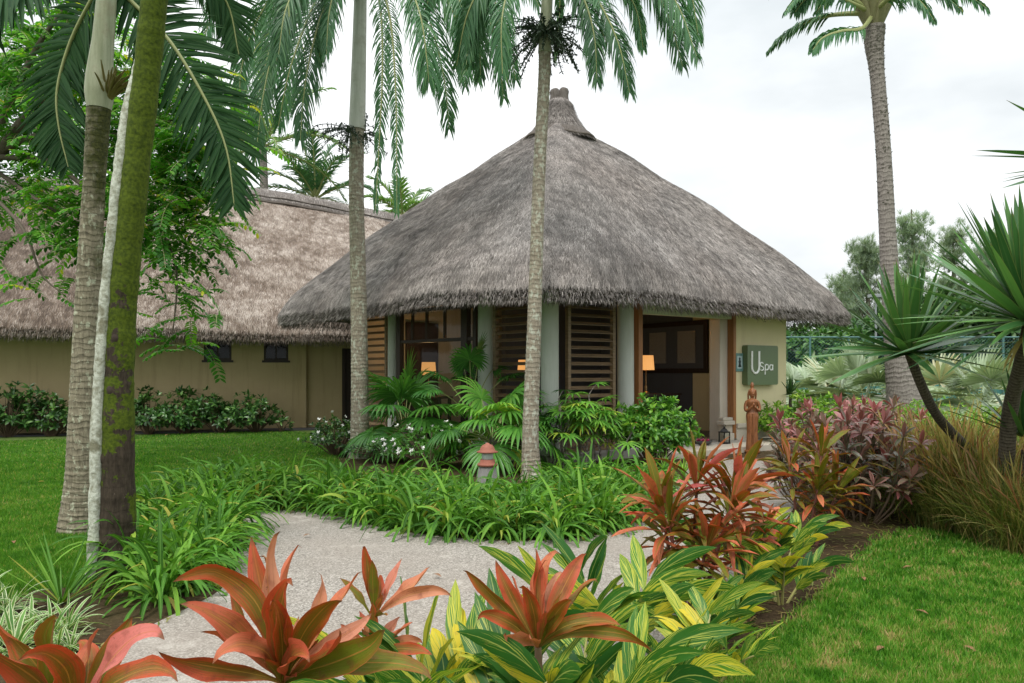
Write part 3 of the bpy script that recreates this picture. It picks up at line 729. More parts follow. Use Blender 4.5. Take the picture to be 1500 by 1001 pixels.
# entrance: wooden posts, header panel, jamb, end wall
mb = pm(); mb.box((2.16, -.09, FZ), (2.27, .10, 3.3), R_); mb.build("door_post", G['oak'], pav, smooth=False, bevel=.006)
mb = pm(); mb.box((5.0, -.09, .20), (5.09, .11, 3.3), R_); mb.build("door_post", G['oak'], pav, smooth=False, bevel=.006)
mb = pm(); mb.box((2.27, -.05, 2.80), (5.0, .06, 3.25), R_); mb.build("header_panel", G['lintel'], pav, smooth=False, bevel=.006)
mb = pm(); mb.box((4.74, -.34, FZ), (5.0, -.05, 2.80), R_); mb.build("jamb", G['pale'], pav, smooth=False, bevel=.01)
mb = pm()
for a, h0, h1 in ((.10, FZ, FZ + .16), (.05, FZ + .16, FZ + .34), (.12, FZ + .34, FZ + .43), (.06, FZ + .43, FZ + .50)): mb.box((4.74 - a, -.05, h0), (4.997, .04 + a, h1), R_)
mb.build("jamb_base", G['pale'], pav, smooth=False, bevel=.015)
mb = pm(); mb.box((5.09, -.16, 0), (6.92, .08, 3.4), R_); mb.box((6.74, -2.6, 0), (6.92, -.16, 3.4), R_); mb.build("end_wall", G['wall2'], pav, smooth=False, bevel=.01)
mb = pm(); mb.box((5.09, .08, 0.02), (6.95, .125, .42), R_); mb.box((5.09, .08, .42), (6.95, .16, .52), R_); mb.build("wall_base", G['pale'], pav, smooth=False, bevel=.012)
# rooms behind
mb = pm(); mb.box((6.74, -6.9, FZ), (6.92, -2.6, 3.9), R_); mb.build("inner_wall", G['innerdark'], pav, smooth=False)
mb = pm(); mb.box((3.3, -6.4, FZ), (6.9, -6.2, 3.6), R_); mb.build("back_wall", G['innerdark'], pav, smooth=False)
mb = pm(); wall_with_holes(mb, L_, 6.06, 6.2, FZ, 3.6, -5.6, -.05, []); mb.build("inner_wall", G['inner'], pav, smooth=False)
mb = pm(); mb.box((5.97, -2.3, FZ), (6.03, -1.3, 2.9), L_); mb.build("inner_door", G['dark'], pav, smooth=False, bevel=.01)
mb = pm(); mb.box((-.1, -.12, 3.02), (6.9, -.09, 3.5), R_); mb.build("ring_beam", G['dark'], pav, smooth=False)
mb = pm(); mb.box((0, -.12, 3.05), (6.1, .0, 3.2), L_); mb.build("ring_beam", G['dark'], pav, smooth=False)

# things in and at the pavilion
LAMPM = simple("warm_lamp_shade", (.75, .5, .25), .8, emit=((1, .44, .12), .6))
brass = simple("aged_brass", (.30, .20, .09), .4, metal=.8)
def table_lamp(p, h, r, label, watt=10):
    t = empty("table_lamp", p, 0, label, "lamp")
    mb = MB(); mb.lathe([(r*1.15, h*.62), (r, h), (r*.96, h), (r*1.11, h*.62)], segs=28); mb.build("lamp_shade", LAMPM, t)
    mb = MB(); mb.lathe([(0, 0), (.085, 0), (.085, .02), (.05, .04), (.02, .08), (.035, .13), (.03, .17), (.012, .2), (.011, h*.60), (.02, h*.62), (.0, h*.66)], segs=16); mb.build("lamp_stem", brass, t)
    ld = bpy.data.lights.new("lamp_glow", 'POINT'); ld.energy = watt; ld.color = (1, .6, .28); ld.shadow_soft_size = .08
    lo = bpy.data.objects.new("lamp_glow", ld); COL.objects.link(lo); lo.parent = t; lo.location = (0, 0, h + .06)
    return t
def console(t, o, M, L, h, label):
    p = np.array([t, o, 0]) @ M[0].T + M[1]
    e = empty("console_table", (p[0], p[1], FZ), math.atan2(M[0][1, 0], M[0][0, 0]), label, "table")
    mb = MB(); mb.box((-L/2, -.2, h - .05), (L/2, .2, h)); mb.build("table_top", G['dark'], e, smooth=False, bevel=.006)
    for sx in (-1, 1):
        for sy in (-1, 1):
            mb = MB(); mb.box((sx*(L/2 - .07) - .03, sy*.15 - .03, 0), (sx*(L/2 - .07) + .03, sy*.15 + .03, h - .05)); mb.build("leg", G['dark'], e, smooth=False)
    return p
P = console(4.1, -1.35, R_, 1.3, 1.0, "dark console table just inside the open doorway")
table_lamp((*(Cc + rv * 3.80 + nr_ * -1.35), FZ + 1.0), .86, .165, "table lamp with glowing shade seen through the open doorway")
P = console(1.35, -2.4, R_, 1.1, .95, "dark console table behind the slatted screen by the doorway")
table_lamp((*(Cc + rv * 1.22 + nr_ * -2.4), FZ + .95), .80, .155, "table lamp glowing behind the slatted screen beside the doorway")
P = console(4.8, -1.1, L_, 1.2, .92, "dark console table behind the big window")
table_lamp((*(Cc + lv * 4.86 + nl_ * -1.1), FZ + .92), .80, .16, "table lamp with orange shade behind the big dark framed window", 15)
# carved wall panel on the back wall
wp = np.array([6.73, -3.3, 2.3]) @ R_[0].T + R_[1]
art = empty("wall_panel", wp, math.atan2(rv[1], rv[0]) - math.pi / 2, "dark framed wall panel with two carved plaques, seen through the doorway", "wall panel")
mb = MB()
for x0, x1, z0, z1 in ((-1.25, -1.13, -.68, .68), (1.13, 1.25, -.68, .68), (-1.13, 1.13, -.68, -.56), (-1.13, 1.13, .56, .68)): mb.box((x0, -.08, z0), (x1, 0, z1))
mb.build("frame", G['dark'], art, smooth=False, bevel=.008)
mb = MB(); mb.box((-1.13, -.04, -.56), (1.13, -.005, .56)); mb.build("backing", simple("slate_blue_backing", (.10, .11, .13), .7), art, smooth=False)
for cx in (-.48, .55):
    mb = MB(); mb.box((cx - .3, -.075, -.42), (cx + .3, -.042, .42))
    for a in range(5):
        for b in range(7):
            an = np.linspace(0, 6.283, 9); mb.tube(np.stack([cx - .22 + a * .11 + .04*np.cos(an), np.full(9, -.078), -.33 + b * .11 + .04*np.sin(an)], 1), .008, 4)
    mb.build("carved_plaque", simple("carved_grey_stone", (.34, .32, .29), .8), art, smooth=False)

# green sign
sg = at(1116, 532, 1); tsg = 5.86
sO = rp(tsg, .08, 1.80)
sign = empty("spa_sign", sO, math.atan2(rv[1], rv[0]), "green square sign with white lettering U Spa on the cream wall", "sign")
def rrect(w, h, r, n=8):
    out = []
    for cx, cz, a0 in ((w-r, h-r, 0), (-w+r, h-r, 90), (-w+r, -h+r, 180), (w-r, -h+r, 270)):
        for a in np.radians(np.linspace(a0, a0 + 90, n)): out.append((cx + r*math.cos(a), cz + r*math.sin(a)))
    return np.array(out)
def plate(mb, w, h, r, y0, y1, cx=0, cz=0):
    q = rrect(w, h, r); n = len(q)
    v = [(cx + x, y, cz + z) for y in (y0, y1) for x, z in q]
    i = np.arange(n); mb.add(v, np.stack([i, (i + 1) % n, (i + 1) % n + n, i + n], 1))
    v2 = [(cx + x, y1, cz + z) for x, z in q] + [(cx, y1, cz)]
    mb.add(v2, np.stack([np.full(n, n), i, (i + 1) % n], 1))
def sgn_mat():
    k = NG("green_sign_face"); o = k.obj()
    x = k.n("ShaderNodeSeparateXYZ", {0: o}).outputs[0]
    n = k.noise(2, 3, o)
    return k.done(k.mix(n, (.085, .13, .055), (.13, .18, .085)), .38, None, .5)
mb = MB(); plate(mb, .54, .44, .05, -.001, -.15); mb.build("board", sgn_mat(), sign, smooth=False, bevel=.008)
mb = MB(); plate(mb, .50, .41, .04, .10, -.0005); 
ltr = simple("white_lettering", (.86, .88, .84), .4, var=.05)
def strokes(mb, paths, w, y):
    for p in paths: 
        p = np.array(p, float); mb.tube(np.stack([p[:, 0], np.full(len(p), y), p[:, 1]], 1), w, 8)
arc = lambda cx, cz, rx, rz, a0, a1, n=12: [(cx + rx*math.cos(math.radians(a)), cz + rz*math.sin(math.radians(a))) for a in np.linspace(a0, a1, n)]
mb = MB(); strokes(mb, [[(-.40, .31), (-.40, -.03)] + arc(-.275, -.03, .125, .15, 180, 360) + [(-.15, .31)]], .026, -.155)
mb.build("letter", ltr, sign)
mb = MB(); strokes(mb, [arc(-.055, .015, .055, .045, 30, 250, 8) + arc(-.055, -.075, .06, .045, 70, -150, 8)], .014, -.155); mb.build("letter", ltr, sign)
mb = MB(); strokes(mb, [[(.06, .015), (.06, -.21)], arc(.12, -.045, .06, .065, 0, 360, 16)], .014, -.155); mb.build("letter", ltr, sign)
mb = MB(); strokes(mb, [arc(.275, -.05, .055, .06, 0, 360, 16), [(.335, .015), (.335, -.115)]], .014, -.155); mb.build("letter", ltr, sign)
# small plaque
po = rp(5.2, .08, 1.86)
plq = empty("wall_plaque", po, math.atan2(rv[1], rv[0]), "small teal plaque with a pale figure left of the green sign", "plaque")
mb = MB(); plate(mb, .13, .20, .01, -.001, -.03); mb.build("board", simple("teal_plaque", (.13, .26, .24), .5), plq, smooth=False)
mb = MB(); plate(mb, .085, .14, .01, -.0305, -.036); mb.build("picture", simple("pale_blue_field", (.42, .55, .55), .5), plq, smooth=False)
mb = MB(); mb.lathe([(0, -.11), (.055, -.10), (.03, -.03), (.045, .02), (.02, .05), (.035, .085), (0, .115)], (0, -.037, 0), 12, sy=.15); mb.build("figure", simple("dark_figure", (.03, .05, .05), .5), plq)

# wooden statue of a woman with joined hands: one body
st = at(1102, 661, 15.2); st[2] = .0
statue = empty("wooden_statue", (st[0], st[1], .014), -.12, "carved wooden statue of a woman with joined hands beside the doorway", "statue")
mb = MB()
mb.lathe([(0, .05), (.125, .05), (.128, .12), (.11, .4), (.115, .62), (.128, .74), (.12, .80), (.092, .88), (.10, .96), (.125, 1.03), (.115, 1.065), (.05, 1.09), (.036, 1.11), (.036, 1.14), (0, 1.15)], segs=28, sx=1.12, sy=.78)
mb.lathe([(0, 1.10), (.035, 1.105), (.052, 1.14), (.064, 1.19), (.066, 1.235), (.05, 1.275), (.0, 1.29)], segs=20, sy=1.1)       # head
mb.lathe([(0, 1.26), (.052, 1.265), (.056, 1.285), (.038, 1.30), (.036, 1.32), (.042, 1.345), (.040, 1.385), (.022, 1.42), (0, 1.43)], (0, .012, 0), 18)  # hair knot
mb.tube([(0, -.07, 1.215), (0, -.083, 1.19), (0, -.072, 1.178)], [.007, .011, .006], 6)                                           # nose
mb.tube([(-.02, -.062, 1.158), (0, -.069, 1.156), (.02, -.062, 1.158)], .006, 6)
for s in (-1, 1):
    mb.tube([(s*.034, -.058, 1.207), (s*.022, -.066, 1.211), (s*.012, -.065, 1.207)], .006, 6)
    mb.tube([(s*.066, .0, 1.22), (s*.07, .0, 1.19), (s*.066, .0, 1.165)], [.008, .012, .006], 6)
    mb.tube(catmull([(s*.118, .0, 1.035), (s*.158, -.005, .95), (s*.152, -.03, .86), (s*.09, -.095, .885), (s*.02, -.135, .945)], 14), np.interp(np.linspace(0, 1, 14), [0, .4, .55, 1], [.04, .034, .034, .02]), 10)
    for q in range(4): mb.tube([(s*.012, -.137, .93), (s*.011, -.140 - q*.012, .975), (s*.008, -.138 - q*.012, 1.02 - q*.008)], [.012, .009, .006], 6)
    mb.tube([(s*.018, -.125, .94), (s*.016, -.118, .985)], [.01, .006], 6)
    mb.tube(catmull([(s*.06, -.02, 1.27), (s*.085, .02, 1.18), (s*.08, .045, 1.08), (s*.06, .06, .98)], 10), np.linspace(.026, .016, 10), 8)
for a in np.linspace(-.9, .9, 7):
    mb.tube([(math.sin(a)*.13, -math.cos(a)*.088, .80), (math.sin(a)*.118, -math.cos(a)*.082, .42), (math.sin(a)*.14, -math.cos(a)*.10, .06)], .011, 6)
mb.tube([(0, -.10, .80), (.012, -.112, .5), (0, -.13, .06)], [.014, .02, .026], 8)
b_ = mb.build("body", G['statue'], statue)
statue.scale = (.88, .95, 1.0)
rm = b_.modifiers.new("remesh", 'REMESH'); rm.mode = 'VOXEL'; rm.voxel_size = .007; rm.use_smooth_shade = True
mb = MB(); mb.lathe([(0, 0), (.17, 0), (.17, .045), (.155, .058), (0, .058)], segs=24); mb.build("base", G['statue'], statue)
# lantern
ln = at(1061, 655, 15.9)
lan = empty("lantern", (ln[0], ln[1], .13), .5, "small black metal lantern on the step beside the door post", "lantern")
blk = simple("black_iron", (.015, .015, .015), .45, metal=.3)
mb = MB(); mb.box((-.09, -.09, 0), (.09, .09, .03)); mb.box((-.085, -.085, .24), (.085, .085, .26)); mb.lathe([(.12, .26), (.07, .31), (.03, .33), (.028, .36), (0, .37)], segs=4)
for sx in (-1, 1):
    for sy in (-1, 1): mb.box((sx*.075 - .009, sy*.075 - .009, .03), (sx*.075 + .009, sy*.075 + .009, .24))
an = np.linspace(0, 3.14, 9); mb.tube(np.stack([.04*np.cos(an), 0*an, .36 + .05*np.sin(an)], 1), .005, 5)
mb.build("frame", blk, lan, smooth=False)
mb = MB(); mb.box((-.07, -.07, .035), (.07, .07, .235)); mb.build("pane", G['glass'], lan, smooth=False)
mb = MB(); mb.lathe([(.0, .032), (.03, .032), (.03, .12), (0, .125)], segs=14); mb.build("candle", simple("cream_wax", (.7, .62, .45), .5), lan)
# bowl with flowers
bw = at(1029, 655, 15.6)
bowl = empty("flower_bowl", (bw[0], bw[1], .135), 0, "shallow dark stone bowl with pink flowers on the entrance step", "bowl")
mb = MB(); mb.lathe([(0, 0), (.12, 0), (.17, .03), (.21, .085), (.195, .09), (.16, .05), (0, .045)], segs=28); mb.build("bowl", simple("dark_stone", (.07, .07, .07), .6), bowl)
mb = MB(); pink = simple("pink_petals", (.62, .10, .22), .6)
for c in ((.02, 0, .07), (-.07, .03, .07), (.10, -.03, .07)):
    mb = MB(); rosette(mb, [c], [(0, 0, 1)], 14, .08, .045, (10, 80), (.2, .6), P_ell, 3); mb.build("flower", pink, bowl)
# garden lamp
gl = at(714, 700, 10.3)
gla = empty("garden_lamp", (gl[0], 10.3, 0), .3, "terracotta capped garden lamp on a weathered grey base among the strap leaves", "lamp")
terra = simple("terracotta", (.33, .115, .075), .7, var=.5, sc=20)
mb = MB(); mb.lathe([(0, .02), (.165, .02), (.15, .16), (.125, .32), (.118, .36), (0, .36)], segs=10); mb.build("base", simple("weathered_wood_base", (.30, .29, .28), .9, var=.9, sc=18), gla, smooth=False)
mb = MB(); mb.lathe([(0, .36), (.135, .36), (.14, .385), (.125, .40), (.105, .405), (.1, .45), (.0, .45)], segs=28); mb.build("collar", terra, gla)
mb = MB(); mb.lathe([(0, .45), (.075, .45), (.08, .47), (.08, .53), (.07, .55), (0, .55)], segs=24); mb.build("lens", simple("frosted_glass", (.50, .55, .52), .2), gla)
mb = MB(); mb.lathe([(.0, .545), (.145, .545), (.15, .558), (.105, .575), (.095, .61), (.07, .645), (.03, .662), (.022, .675), (0, .68)], segs=28); mb.build("lamp_cap", terra, gla)

# ------------------------------------------------------------------ long thatched wing
wd = nrm(np.array([6.05, 1.85])); wnrm = np.array([-wd[1], wd[0]])
W0 = np.array([-12.7, 19.45])
WO = np.array([*W0, 0])
wing = empty("thatched_wing", WO, 0, "long low cream building under a brown thatched roof behind the lawn", "building")
def wm(): return Sub(WO)
MW = (np.array([[wd[0], wnrm[0], 0], [wd[1], wnrm[1], 0], [0, 0, 1.0]]), WO + np.array([wnrm[0], wnrm[1], 0]) * .35)
def wpt(t, o, z): return np.array([*(W0 + wd * t + wnrm * o), z])
ts = np.linspace(-5, 11.6, 40)
def ridge_z(t): return np.interp(t, [-5, 0, 4.7, 7, 10.5, 12], [7.60, 7.75, 7.92, 7.72, 7.22, 7.05])
def eave_z(t): return np.interp(t, [-5, 0, 3, 8, 12], [2.84, 2.84, 2.82, 2.76, 2.74])
vv = np.concatenate([np.linspace(0, .94, 24), [.96, .98, .992, 1]])
V = np.zeros((len(ts), len(vv), 3))
for i, t in enumerate(ts):
    for j, v in enumerate(vv):
        z = ridge_z(t) + (eave_z(t) + .12 - ridge_z(t)) * v + .18 * math.sin(math.pi * v) - .14 * max(0, (v - .94) / .06) ** 2
        V[i, j] = wpt(t, 4.9 + (-1.05 - 4.9) * v, z)
V[..., 2] += (vnoise(V[..., [0, 2]].reshape(-1, 2), .8, 15).reshape(V.shape[:2]) - .5) * .14
mb = wm(); mb.grid(V)
back = np.array([[wpt(t, o, z) for o, z in ((4.9, ridge_z(t)), (10.6, eave_z(t)))] for t in ts]); mb.grid(back[:, ::-1])
und = np.array([[V[i, -1], wpt(t, -1.04, eave_z(t) - .14), wpt(t, -.96, eave_z(t) - .2), wpt(t, -.75, eave_z(t) - .12), wpt(t, .5, eave_z(t) + .80), wpt(t, 4.8, ridge_z(t) - .4)] for i, t in enumerate(ts)])
mb.grid(und[:, ::-1])
wroof = mb.build("roof", G['thatch_b0'], wing)
def shade_and_damp(P):
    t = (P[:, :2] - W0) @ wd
    return -.34 * np.clip((5.0 - t) / 5.5 + (vnoise(P[:, [0, 2]], .9, 31) - .5) * 1.3, 0, 1)  # darker left end: tree shade put into the straw colour, with moss and wet
roof_straw(wroof, V, 300000, .17, .012, G['thatch_b'], "straw", O=WO, darkening=shade_and_damp)
eo = np.tile(np.array([[-wnrm[0], -wnrm[1], 0]]), (len(ts), 1))
fringe(wroof, V[:, -1], eo, 26000, WO, G['thatch_b'], .10)
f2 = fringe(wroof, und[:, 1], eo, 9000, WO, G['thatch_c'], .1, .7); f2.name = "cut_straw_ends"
mb = wm()
rc = np.array([[wpt(t, 4.9 + o, ridge_z(t) + z) for o, z in ((-.55, -.42), (-.56, -.36), (-.30, -.06), (-.1, .10), (.1, .10), (.3, -.06), (.56, -.36))] for t in ts]); mb.grid(rc)
mb.build("ridge_cap", G['thatch_a0'], wroof)
roof_straw(wroof, rc, 14000, .16, .012, G['thatch_a'], "ridge_straw", O=WO)
mb = wm()
for o, z, r in ((-.60, -.42, .035), (-.47, -.22, .022)): mb.tube(np.array([wpt(t, 4.9 + o, ridge_z(t) + z + .015 * math.sin(t * 5)) for t in ts]), r, 6)
mb.build("ridge_cord", G['thatch_c'], wroof)
# walls with window openings
holes = [(4.35, 5.08, 1.98, 2.62), (5.95, 6.62, 1.98, 2.62)]
mb = wm(); wall_with_holes(mb, MW, -5, 7.0, 0, 2.92, 0, .22, holes); mb.build("wall", G['wall'], wing, smooth=False)
mb = wm(); wall_with_holes(mb, MW, 7.0, 11.5, 0, 2.9, .12, .34, [(8.15, 9.2, .0, 2.35)]); mb.build("wall", G['wall'], wing, smooth=False)
mb = wm(); mb.box((7.0, -.05, 0), (7.12, .12, 2.85), MW); mb.build("pilaster", G['wall'], wing, smooth=False)
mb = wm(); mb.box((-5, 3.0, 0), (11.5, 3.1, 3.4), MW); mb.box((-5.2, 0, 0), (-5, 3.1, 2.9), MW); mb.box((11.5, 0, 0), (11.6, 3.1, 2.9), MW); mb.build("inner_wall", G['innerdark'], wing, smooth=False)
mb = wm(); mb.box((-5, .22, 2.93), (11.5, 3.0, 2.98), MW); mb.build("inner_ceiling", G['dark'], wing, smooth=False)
for a, b, c, d in holes:
    mb = wm(); mb.box((a, .03, c), (a + .06, .12, d), MW); mb.box((b - .06, .03, c), (b, .12, d), MW); mb.box((a + .06, .03, c), (b - .06, .12, c + .06), MW); mb.box((a + .06, .03, d - .06), (b - .06, .12, d), MW); mb.box(((a + b)/2 - .02, .04, c + .06), ((a + b)/2 + .02, .11, d - .06), MW)
    f = mb.build("window", G['dark'], wing, smooth=False)
    mb = wm(); mb.box((a + .05, .07, c + .05), (b - .05, .08, d - .05), MW); mb.build("pane", G['glass'], f, smooth=False)
    mb = wm(); mb.box((a - .05, -.05, c - .06), (b + .05, .1, c), MW); mb.build("sill", G['dark'], f, smooth=False)
mb = wm(); mb.box((8.15, .16, .05), (9.2, .22, 2.35), MW)
for t in (8.15, 8.64, 9.1): mb.box((t, .1, .05), (t + .1, .16, 2.35), MW)
mb.box((8.25, .1, 1.9), (9.1, .16, 2.0), MW)
dr = mb.build("door", G['dark'], wing, smooth=False, bevel=.006)
mb = wm(); mb.tube([wpt(8.72, .08, 1.0), wpt(8.72, .03, 1.02), wpt(8.72, .03, 1.15), wpt(8.72, .08, 1.17)], .012, 6); mb.build("handle", brass, dr)
# dark slate edging along the wall
mb = MB(); mb.box((-4, -.75, .0), (7.6, -.02, .035), MW); tag(mb.build("wall_edging_path", simple("dark_slate", (.05, .052, .055), .7, var=.5, sc=6), smooth=False), kind='structure')
# ------------------------------------------------------------------ palms
def ringed(P, R, spacing, amp, n):
    Q = catmull(P, n); rr = np.interp(np.linspace(0, 1, n), np.linspace(0, 1, len(R)), R)
    L = np.concatenate([[0], np.cumsum(np.linalg.norm(np.diff(Q, axis=0), axis=1))])
    ph = (L / spacing) % 1
    return Q, rr * (1 + amp * np.where(ph < .25, 1, -.3) + RNG.normal(0, amp * .5, n))
barkA = palm_bark("grey_ringed_bark", (.17, .14, .10), (.36, .32, .25), (.085, .072, .055), ((.45, .47, .38), .53), None, 14, .38)
barkB = palm_bark("lichen_ringed_bark", (.11, .095, .065), (.29, .26, .18), (.04, .034, .025), ((.42, .44, .32), .56), ((.07, .075, .02), .50, .95, .05), 15, .42)
barkM = palm_bark("mossy_bark", (.020, .015, .010), (.065, .050, .034), (.016, .012, .009), ((.42, .35, .30), .665), ((.085, .12, .008), -.26, .04, .25), 11, .12)
barkT = palm_bark("rough_brown_bark", (.12, .105, .092), (.32, .29, .26), (.05, .04, .035), None, None, 9, .55)
def shaft_mat(name, c1, c2, c3):
    k = NG(name); o = k.obj()
    s = k.noise(1.0, 5, k.mapping(o, (16, 16, 1.2)), .65); m = k.noise(3.0, 6, o, .7); f = k.noise(40, 4, o)
    col = k.ramp(s, [(.3, c1), (.65, c2)]); col = k.mix(k.ramp(m, [(.5, 0), (.72, .7)]), col, c3); col = k.mix(k.ramp(f, [(.6, 0), (.75, .4)]), col, c3)
    return k.done(col, .5, k.bump(s, .2, .01), .3)
crownM = shaft_mat("grey_green_crownshaft", (.20, .23, .13), (.36, .38, .26), (.20, .15, .09))
crownP = shaft_mat("pale_crownshaft", (.40, .42, .35), (.55, .56, .50), (.30, .28, .22))
rachM = simple("pale_green_rachis", (.30, .33, .13), .5)
rachD = simple("straw_green_rachis", (.27, .30, .12), .5)
seedM = simple("dark_green_seed_sprays", (.045, .075, .045), .6)

def palm_thing(name, base, label, cat="palm tree", group=None):
    return empty(name, base, 0, label, cat, group)
def add_frond(t, base, R, leafL, leafW, leafm, rachm, **kw):
    mb = MB(); mr = MB(); frond(mb, mr, np.asarray(R) - base, leafL, leafW, **kw)
    f = mb.build("frond", leafm, t); mr.build("rachis", rachm, f); return f

# leftmost palm: swollen crownshaft, crown just above the view
Y = 7.75; b = np.array([*g(118, 779), 0.0])
t = palm_thing("palm_tree", b, "ringed palm with a swollen pale crownshaft beside the mossy trunk")
Q, rr = ringed([at(118, 778, Y), at(121, 700, Y), at(125, 560, Y), at(131, 400, Y), at(138, 270, Y), at(145, 158, Y)], [.22, .165, .14, .118, .105, .115], .06, .018, 300)
mb = MB(); mb.tube(Q - b, rr, 20); mb.build("trunk", barkB, t)
mb = MB(); mb.tube(catmull([at(145, 160, Y), at(146, 128, Y), at(147, 100, Y), at(152, 50, Y), at(156, 0, Y), at(158, -40, Y)], 30) - b, np.interp(np.linspace(0, 1, 30), [0, .15, .3, .55, 1], [.118, .142, .135, .105, .085]), 20); mb.build("crownshaft", crownM, t)
hub = at(158, -35, Y)
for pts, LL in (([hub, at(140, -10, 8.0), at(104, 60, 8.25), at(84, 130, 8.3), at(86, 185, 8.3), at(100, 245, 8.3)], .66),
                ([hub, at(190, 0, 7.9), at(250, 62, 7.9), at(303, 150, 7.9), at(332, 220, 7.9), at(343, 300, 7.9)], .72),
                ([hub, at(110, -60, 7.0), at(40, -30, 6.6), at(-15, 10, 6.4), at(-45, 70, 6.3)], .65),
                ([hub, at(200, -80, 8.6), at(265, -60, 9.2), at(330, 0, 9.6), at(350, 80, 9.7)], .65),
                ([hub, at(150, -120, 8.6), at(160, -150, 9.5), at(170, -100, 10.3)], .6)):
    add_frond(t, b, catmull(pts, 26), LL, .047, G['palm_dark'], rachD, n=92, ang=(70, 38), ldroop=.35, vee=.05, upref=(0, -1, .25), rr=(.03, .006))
mb = MB()
c0 = at(157, 150, Y)
for k in range(34):
    a = RNG.random() * 6.28; d = np.array([.75 + .3 * RNG.normal(), -.5 + .3 * RNG.normal(), .75 + .3 * RNG.random()])
    mb.tube(droop_curve(c0 - b, d, .42 * (.6 + .5 * RNG.random()), .6, 6), [.016, .016, .014, .012, .012, .01, .004], 5)
mb.build("flower_spathe", simple("olive_brown_spathe", (.20, .17, .05), .7, var=.6), t)

# mossy trunk with the white lichen ridge
b = np.array([*g(170, 842), 0.0])
t = palm_thing("palm_tree", b, "leaning mossy green trunk with a white lichen covered ridge down its edge")
Yb = b[1]; pp = [at(170, 842, Yb), at(172, 740, Yb), at(174, 560, Yb - .02), at(181, 430, Yb - .05), at(196, 280, Yb - .1), at(215, 110, Yb - .15), at(226, 0, Yb - .2), at(236, -120, Yb - .25)]
Q, rr = ringed(pp, [.155, .136, .114, .107, .102, .10, .098, .095], .07, .010, 280); rr = rr * (1 + .022 * np.sin(np.arange(280) * .21) + .018 * np.sin(np.arange(280) * .57 + 1)); rr[:14] *= np.linspace(1.18, 1, 14)
mb = MB(); mb.tube(Q - b, rr, 22); mb.build("trunk", barkM, t)
k = NG("white_lichen"); o = k.obj(); nz = k.noise(30, 6, o, .7)
lich = k.done(k.mix(k.ramp(k.noise(9, 5, o), [(.52, 0), (.66, .8)]), k.ramp(nz, [(.3, (.24, .24, .17)), (.6, (.56, .59, .50))]), (.15, .14, .08)), .9, k.bump(nz, .8, .02), .1)
Q2 = catmull([at(135, 862, Yb - .12), at(139, 760, Yb - .1), at(143, 600, Yb - .1), at(155, 430, Yb - .12), at(166, 330, Yb - .14), at(181, 210, Yb - .14), at(198, 120, Yb - .1), at(209, 60, Yb - .08)], 90)
mb = MB(); mb.tube(Q2 - b, np.interp(np.linspace(0, 1, 90), [0, .05, .5, .8, 1], [.075, .05, .042, .055, .02]) * (1 + RNG.normal(0, .06, 90)), 12)
mb.build("trunk_ridge", lich, t)
knot = simple("dark_bark_knot", (.05, .035, .025), .9, var=.7, sc=40)
for _ in range(7):
    i = RNG.integers(20, 110); p = Q[i] - b; a = RNG.normal(-1.57, .6); mb = MB()
    mb.lathe([(0, -.05), (.025, -.03), (.034, 0), (.02, .035), (0, .055)], p + np.array([math.cos(a), math.sin(a), 0]) * (rr[i] - .012), 8, sy=.6); mb.build("bark_knot", knot, t)
hub = at(240, -180, Yb - .25)

# middle palm left of the pavilion
def tall_palm(b, Y, trunk_px, R, shaft_px, shaftR, label, fronds, bark, shaftm, leafL, seeds=None, leafm='palm', spacing=.075):
    t = palm_thing("palm_tree", b, label)
    Q, rr = ringed([at(x, y, Y) for x, y in trunk_px], R, spacing, .022, 300); rr[:10] *= np.linspace(1.2, 1, 10)
    mb = MB(); mb.tube(Q - b, rr, 20); mb.build("trunk", bark, t)
    S = catmull([at(x, y, Y) for x, y in shaft_px], 16)
    mb = MB(); mb.tube(S - b, np.interp(np.linspace(0, 1, 16), [0, 1], shaftR), 18); mb.build("crownshaft", shaftm, t)
    hub = S[-1]
    for q, (pts, LL) in enumerate(fronds):
        for rep in range(2 if q % 3 != 2 else 1):
            jx, jy, jd = (RNG.normal(0, 24), RNG.normal(-12, 14), RNG.normal(0, .7)) if rep else (0, 0, 0)
            n_ = len(pts)
            add_frond(t, b, catmull([hub] + [at(x + jx * (i + 1) / n_, y + jy * (i + 1) / n_, Y + dy + jd * (i + 1) / n_) for i, (x, y, dy) in enumerate(pts)], 28), LL, .029, G[leafm], rachM, n=104, ang=(58, 24), ldroop=1.5, vee=.04, rr=(.030, .005), upref=(.15, -1, .35))
    if seeds is not None:
        mb = MB()
        for c, n, L in seeds:
            for k in range(n):
                a = RNG.random() * 6.28; e = RNG.normal(.0, .55)
                Rr = droop_curve(np.array(c) - b, [math.cos(a), math.sin(a), math.sin(e) * 1.1], L * (.5 + .6 * RNG.random()), .9, 8)
                mb.tube(Rr, .008, 4)
                B = np.repeat(Rr[2:], 5, 0); D = nrm(RNG.normal(0, 1, (len(B), 3))); blades(mb, B, D, np.cross(D, UP), .06, .028, .3, P_ell, 2, .2)
        mb.build("seed_spray", seedM, t)
    return t
b = np.array([*g(527, 671), 0.0])
